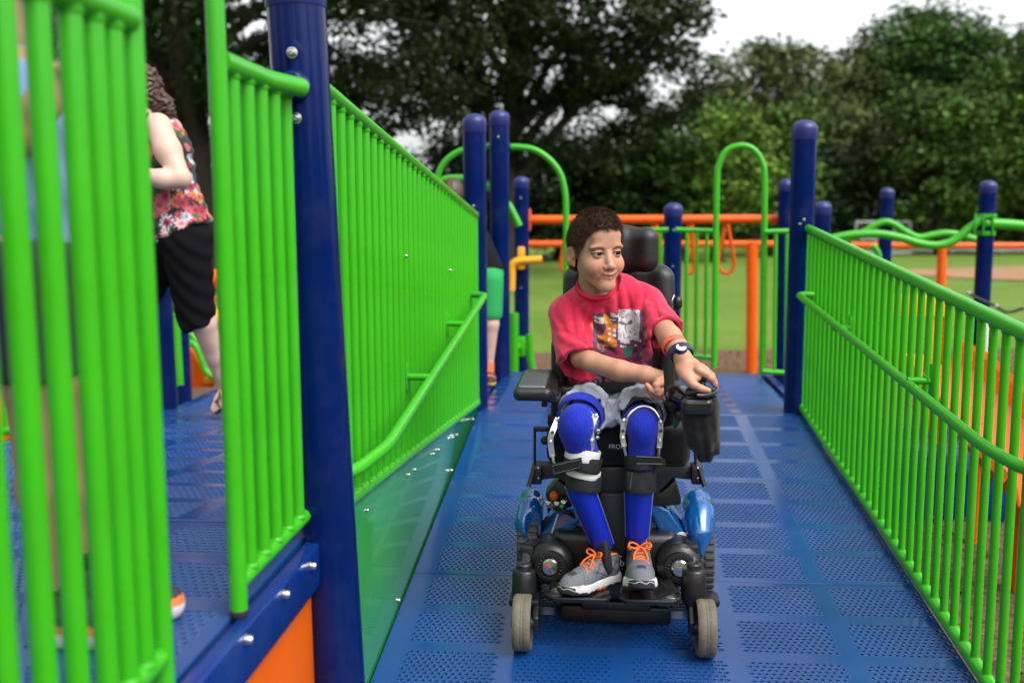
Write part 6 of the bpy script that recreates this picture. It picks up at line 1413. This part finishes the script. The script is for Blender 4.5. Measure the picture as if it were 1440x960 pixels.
MB().tube(spline([a_(203, 168, -.09), a_(207, 160, -.06), a_(214, 160, .02)], 5), .006, 6).build('shoulder_strap', M['denimblk'], wom)
mb = MB().tube(spline([a_(310, 552, .05), a_(306, 566, .02), a_(311, 574, .02)], 4), .007, 6); mb.tube(spline([a_(316, 556, .06), a_(308, 560, .03), a_(303, 566, .03)], 4), .007, 6)
mb.build('sandal', mat('brown_leather', (.06, .03, .02), .6), wom)
MB().prism([a_(316, 560, .09), a_(303, 583, .02), a_(300, 583, .04), a_(313, 558, .13)], (.012, .05, .0), .004).build('sandal_sole', M['dark'], wom)
# child standing close behind the nearest bars
Yc2 = on_z(92, 888, ZU).y; b_ = lambda x, y, d=0.0: A(x, y, Yc2 + d)
kid = person('child in a light blue shirt and dark shorts standing behind the nearest green bars', (b_(90, 880)[0], Yc2, ZU))
s = SDF(b_(-90, 900) - nv(.05, .30, 0), b_(290, -190) + nv(.05, .30, .05), .006)
s.chain([b_(22, 60), b_(20, -10)], [.042, .040], .02); s.ell(b_(20, -95), (.082, .072, .105), .02); s.ell(b_(45, -75), (.05, .06, .07), .03); s.ell(b_(92, -82), (.016, .012, .018), .012)
s.ell(b_(30, 200), (.045, .07, .14), .03); s.ell(b_(40, 350), (.05, .08, .06), .03)
s.chain([b_(20, 95, -.09), b_(38, 190, -.12), b_(58, 150, -.13), b_(80, 104, -.11)], [.036, .032, .026, .020], .015)
for k in range(4): s.chain([b_(80, 100, -.12 + .012 * k), b_(90, 97, -.13 + .012 * k), b_(93, 106, -.13 + .012 * k)], [.009, .008, .007], .005)
s.chain([b_(15, 95, .09), b_(8, 210, .10), b_(30, 290, .06)], [.036, .03, .022], .015)
s.chain([b_(40, 400, -.045), b_(50, 540, -.05), b_(64, 690, -.05), b_(88, 830, -.05)], [.06, .048, .044, .030], .02)
s.chain([b_(60, 400, .05), b_(92, 540, .06), b_(100, 690, .06), b_(112, 810, .07)], [.06, .046, .043, .029], .02)
sdfobj('body', s, M['tskin'], kid)
s = SDF(b_(-60, 380) - nv(.03, .25, .03), b_(130, 40) + nv(.06, .25, .05), .006)
s.ell(b_(34, 200), (.062, .105, .15), 0); s.cap(b_(36, 180), b_(40, 320), .062, .070, .04); s.cap(b_(20, 98, -.07), b_(30, 145, -.11), .045, .046, .03); s.cap(b_(16, 98, .07), b_(12, 145, .10), .045, .046, .03)
X, Y, Z = np.meshgrid(*s.ax, indexing='ij', sparse=True); s.d = np.maximum(np.maximum(s.d, (b_(40, 345)[2] - Z + 0 * X + 0 * Y).astype(np.float32)), (Z - b_(22, 72)[2] + 0 * X + 0 * Y).astype(np.float32))
s.disp(lambda X, Y, Z: .004 * np.sin(70 * X + 60 * Z + 50 * Y))
sdfobj('t_shirt', s, M['lightblue'], kid)
s = SDF(b_(-60, 560) - nv(.03, .25, .03), b_(150, 320) + nv(.06, .25, .05), .006)
s.ell(b_(42, 350), (.066, .10, .06), 0); s.cap(b_(40, 380, -.045), b_(50, 520, -.05), .072, .066, .02); s.cap(b_(60, 380, .05), b_(88, 510, .06), .07, .064, .02)
X, Y, Z = np.meshgrid(*s.ax, indexing='ij', sparse=True); s.d = np.maximum(np.maximum(s.d, (b_(60, 527)[2] - Z + 0 * X + 0 * Y).astype(np.float32)), (Z - b_(40, 338)[2] + 0 * X + 0 * Y).astype(np.float32))
sdfobj('shorts', s, M['navycloth'], kid)
s = SDF(b_(-100, 0) - nv(.03, .2, .06), b_(120, -190) + nv(.03, .2, .06), .006); s.ell(b_(14, -105), (.092, .082, .108), 0)
X, Y, Z = np.meshgrid(*s.ax, indexing='ij', sparse=True); s.d = np.maximum(s.d, (X - b_(50, -100)[0] - (Z - b_(0, -120)[2]) * .9 + 0 * Y).astype(np.float32)); sdfobj('hair', s, M['hair'], kid)
for (hx_, hy_, dz) in ((66, 872, -.05), (106, 862, .07)):
    o0 = b_(hx_, hy_, dz); o0[2] = ZU + .002
    s = SDF(o0 - nv(.06, .07, .02), o0 + nv(.26, .07, .14), .005); up_ = .015
    s.chain([o0 + nv(.03, 0, .022), o0 + nv(.11, 0, .022), o0 + nv(.175, 0, .026)], [.034, .032, .032], .01); s.chain([o0 + nv(.03, 0, .06), o0 + nv(.03, 0, .085)], [.034, .033], .01); s.chain([o0 + nv(.04, 0, .05), o0 + nv(.12, 0, .038), o0 + nv(.18, 0, .03)], [.036, .032, .028], .01)
    X, Y, Z = np.meshgrid(*s.ax, indexing='ij', sparse=True); s.d = np.maximum(s.d, (o0[2] - Z + 0 * X + 0 * Y).astype(np.float32))
    def sc_(V, o0=o0):
        z = V[:, 2] - o0[2]; c = np.tile(nv(.03, .03, .036), (len(V), 1)); c[z < .045] = (.75, .16, .06); c[z < .028] = (.62, .61, .6); c[z > .10] = (.75, .16, .05); return c
    sdfobj('shoe', s, M['shoe'], kid, sc_)
    MB().lathe([(.026, .085), (.031, .09), (.031, .125), (.026, .127)], o0 + nv(.03, 0, 0), n=16).build('sock', M['blackcloth'], kid)
# kid in green shorts behind the far posts
Yk = 6.22; k_ = lambda x, y, d=0.0: A(x - 7, y, Yk + d)
kd = person('kid in green shorts and orange socks half hidden by the two tall posts', (k_(690, 528)[0], Yk, float(ZJ)))
s = SDF(k_(590, 545) - nv(.05, .3, .02), k_(740, 235) + nv(.05, .3, .05), .008)
s.ell(k_(640, 277), (.075, .08, .10), 0); s.chain([k_(645, 292), k_(654, 312)], [.045, .05], .03); s.ell(k_(668, 345), (.10, .10, .13), .03); s.ell(k_(690, 385), (.09, .09, .09), .03)
s.chain([k_(695, 400, -.06), k_(697, 455, -.09), k_(693, 515, -.06)], [.065, .05, .034], .02); s.chain([k_(692, 400, .07), k_(690, 455, .08), k_(680, 515, .12)], [.065, .05, .034], .02)
s.chain([k_(652, 325, -.1), k_(660, 370, -.16), k_(640, 395, -.2)], [.04, .034, .026], .02); s.ell(k_(636, 398, -.2), (.03, .02, .035), .01); s.chain([k_(656, 325, .1), k_(650, 375, .14), k_(635, 395, .1)], [.04, .034, .026], .02)
sdfobj('body', s, M['pskin'], kd)
s = SDF(k_(600, 400) - nv(.05, .3, .02), k_(740, 290) + nv(.05, .3, .05), .008); s.ell(k_(668, 345), (.125, .12, .15), 0); s.cap(k_(672, 345), k_(692, 378), .12, .10, .03); s.cap(k_(654, 322, -.1), k_(659, 350, -.14), .055, .055, .02); s.cap(k_(656, 322, .1), k_(653, 350, .13), .055, .055, .02)
sdfobj('t_shirt', s, M['blackcloth'], kd)
s = SDF(k_(640, 460) - nv(.05, .3, .02), k_(740, 350) + nv(.05, .3, .05), .008); s.ell(k_(692, 385), (.105, .11, .08), 0); s.cap(k_(696, 395, -.06), k_(696, 440, -.08), .085, .078, .02); s.cap(k_(692, 395, .07), k_(690, 440, .08), .085, .078, .02)
X, Y, Z = np.meshgrid(*s.ax, indexing='ij', sparse=True); s.d = np.maximum(s.d, (k_(695, 447)[2] - Z + 0 * X + 0 * Y).astype(np.float32)); sdfobj('shorts', s, M['greencloth'], kd)
s = SDF(k_(600, 320) - nv(.05, .2, .02), k_(690, 235) + nv(.05, .2, .05), .007); s.ell(k_(642, 272), (.086, .09, .10), 0); s.disp(lambda X, Y, Z: .004 * np.sin(200 * X + 90 * Z) * np.sin(150 * Y))
X, Y, Z = np.meshgrid(*s.ax, indexing='ij', sparse=True); s.d = np.maximum(s.d, (k_(640, 282)[2] - Z + (X - k_(640, 0)[0]) * -.5 + 0 * Y).astype(np.float32)); sdfobj('hair', s, M['curl'], kd)
for q, d in ((693, -.06), (680, .12)):
    p = k_(q, 512, d); p[2] = ZJ
    MB().lathe([(.036, .075), (.040, .08), (.040, .145), (.036, .15)], p + nv(0, 0, 0), n=16).build('sock', M['coral'], kd)
    s = SDF(p - nv(.08, .16, .02), p + nv(.10, .08, .10), .006); s.chain([p + nv(0, .0, .05), p + nv(.015, -.05, .04), p + nv(.03, -.10, .03)], [.044, .04, .034], .01); X, Y, Z = np.meshgrid(*s.ax, indexing='ij', sparse=True); s.d = np.maximum(s.d, (p[2] + .002 - Z + 0 * X + 0 * Y).astype(np.float32))
    def kc(V, p=p):
        z = V[:, 2] - p[2]; c = np.tile(nv(.02, .02, .024), (len(V), 1)); c[z < .03] = (.70, .55, .05); c[z < .016] = (.75, .14, .04); c[(z > .045) & (np.sin(V[:, 1] * 140) > .5)] = (.7, .14, .06); return c
    sdfobj('shoe', s, M['shoe'], kd, kc)
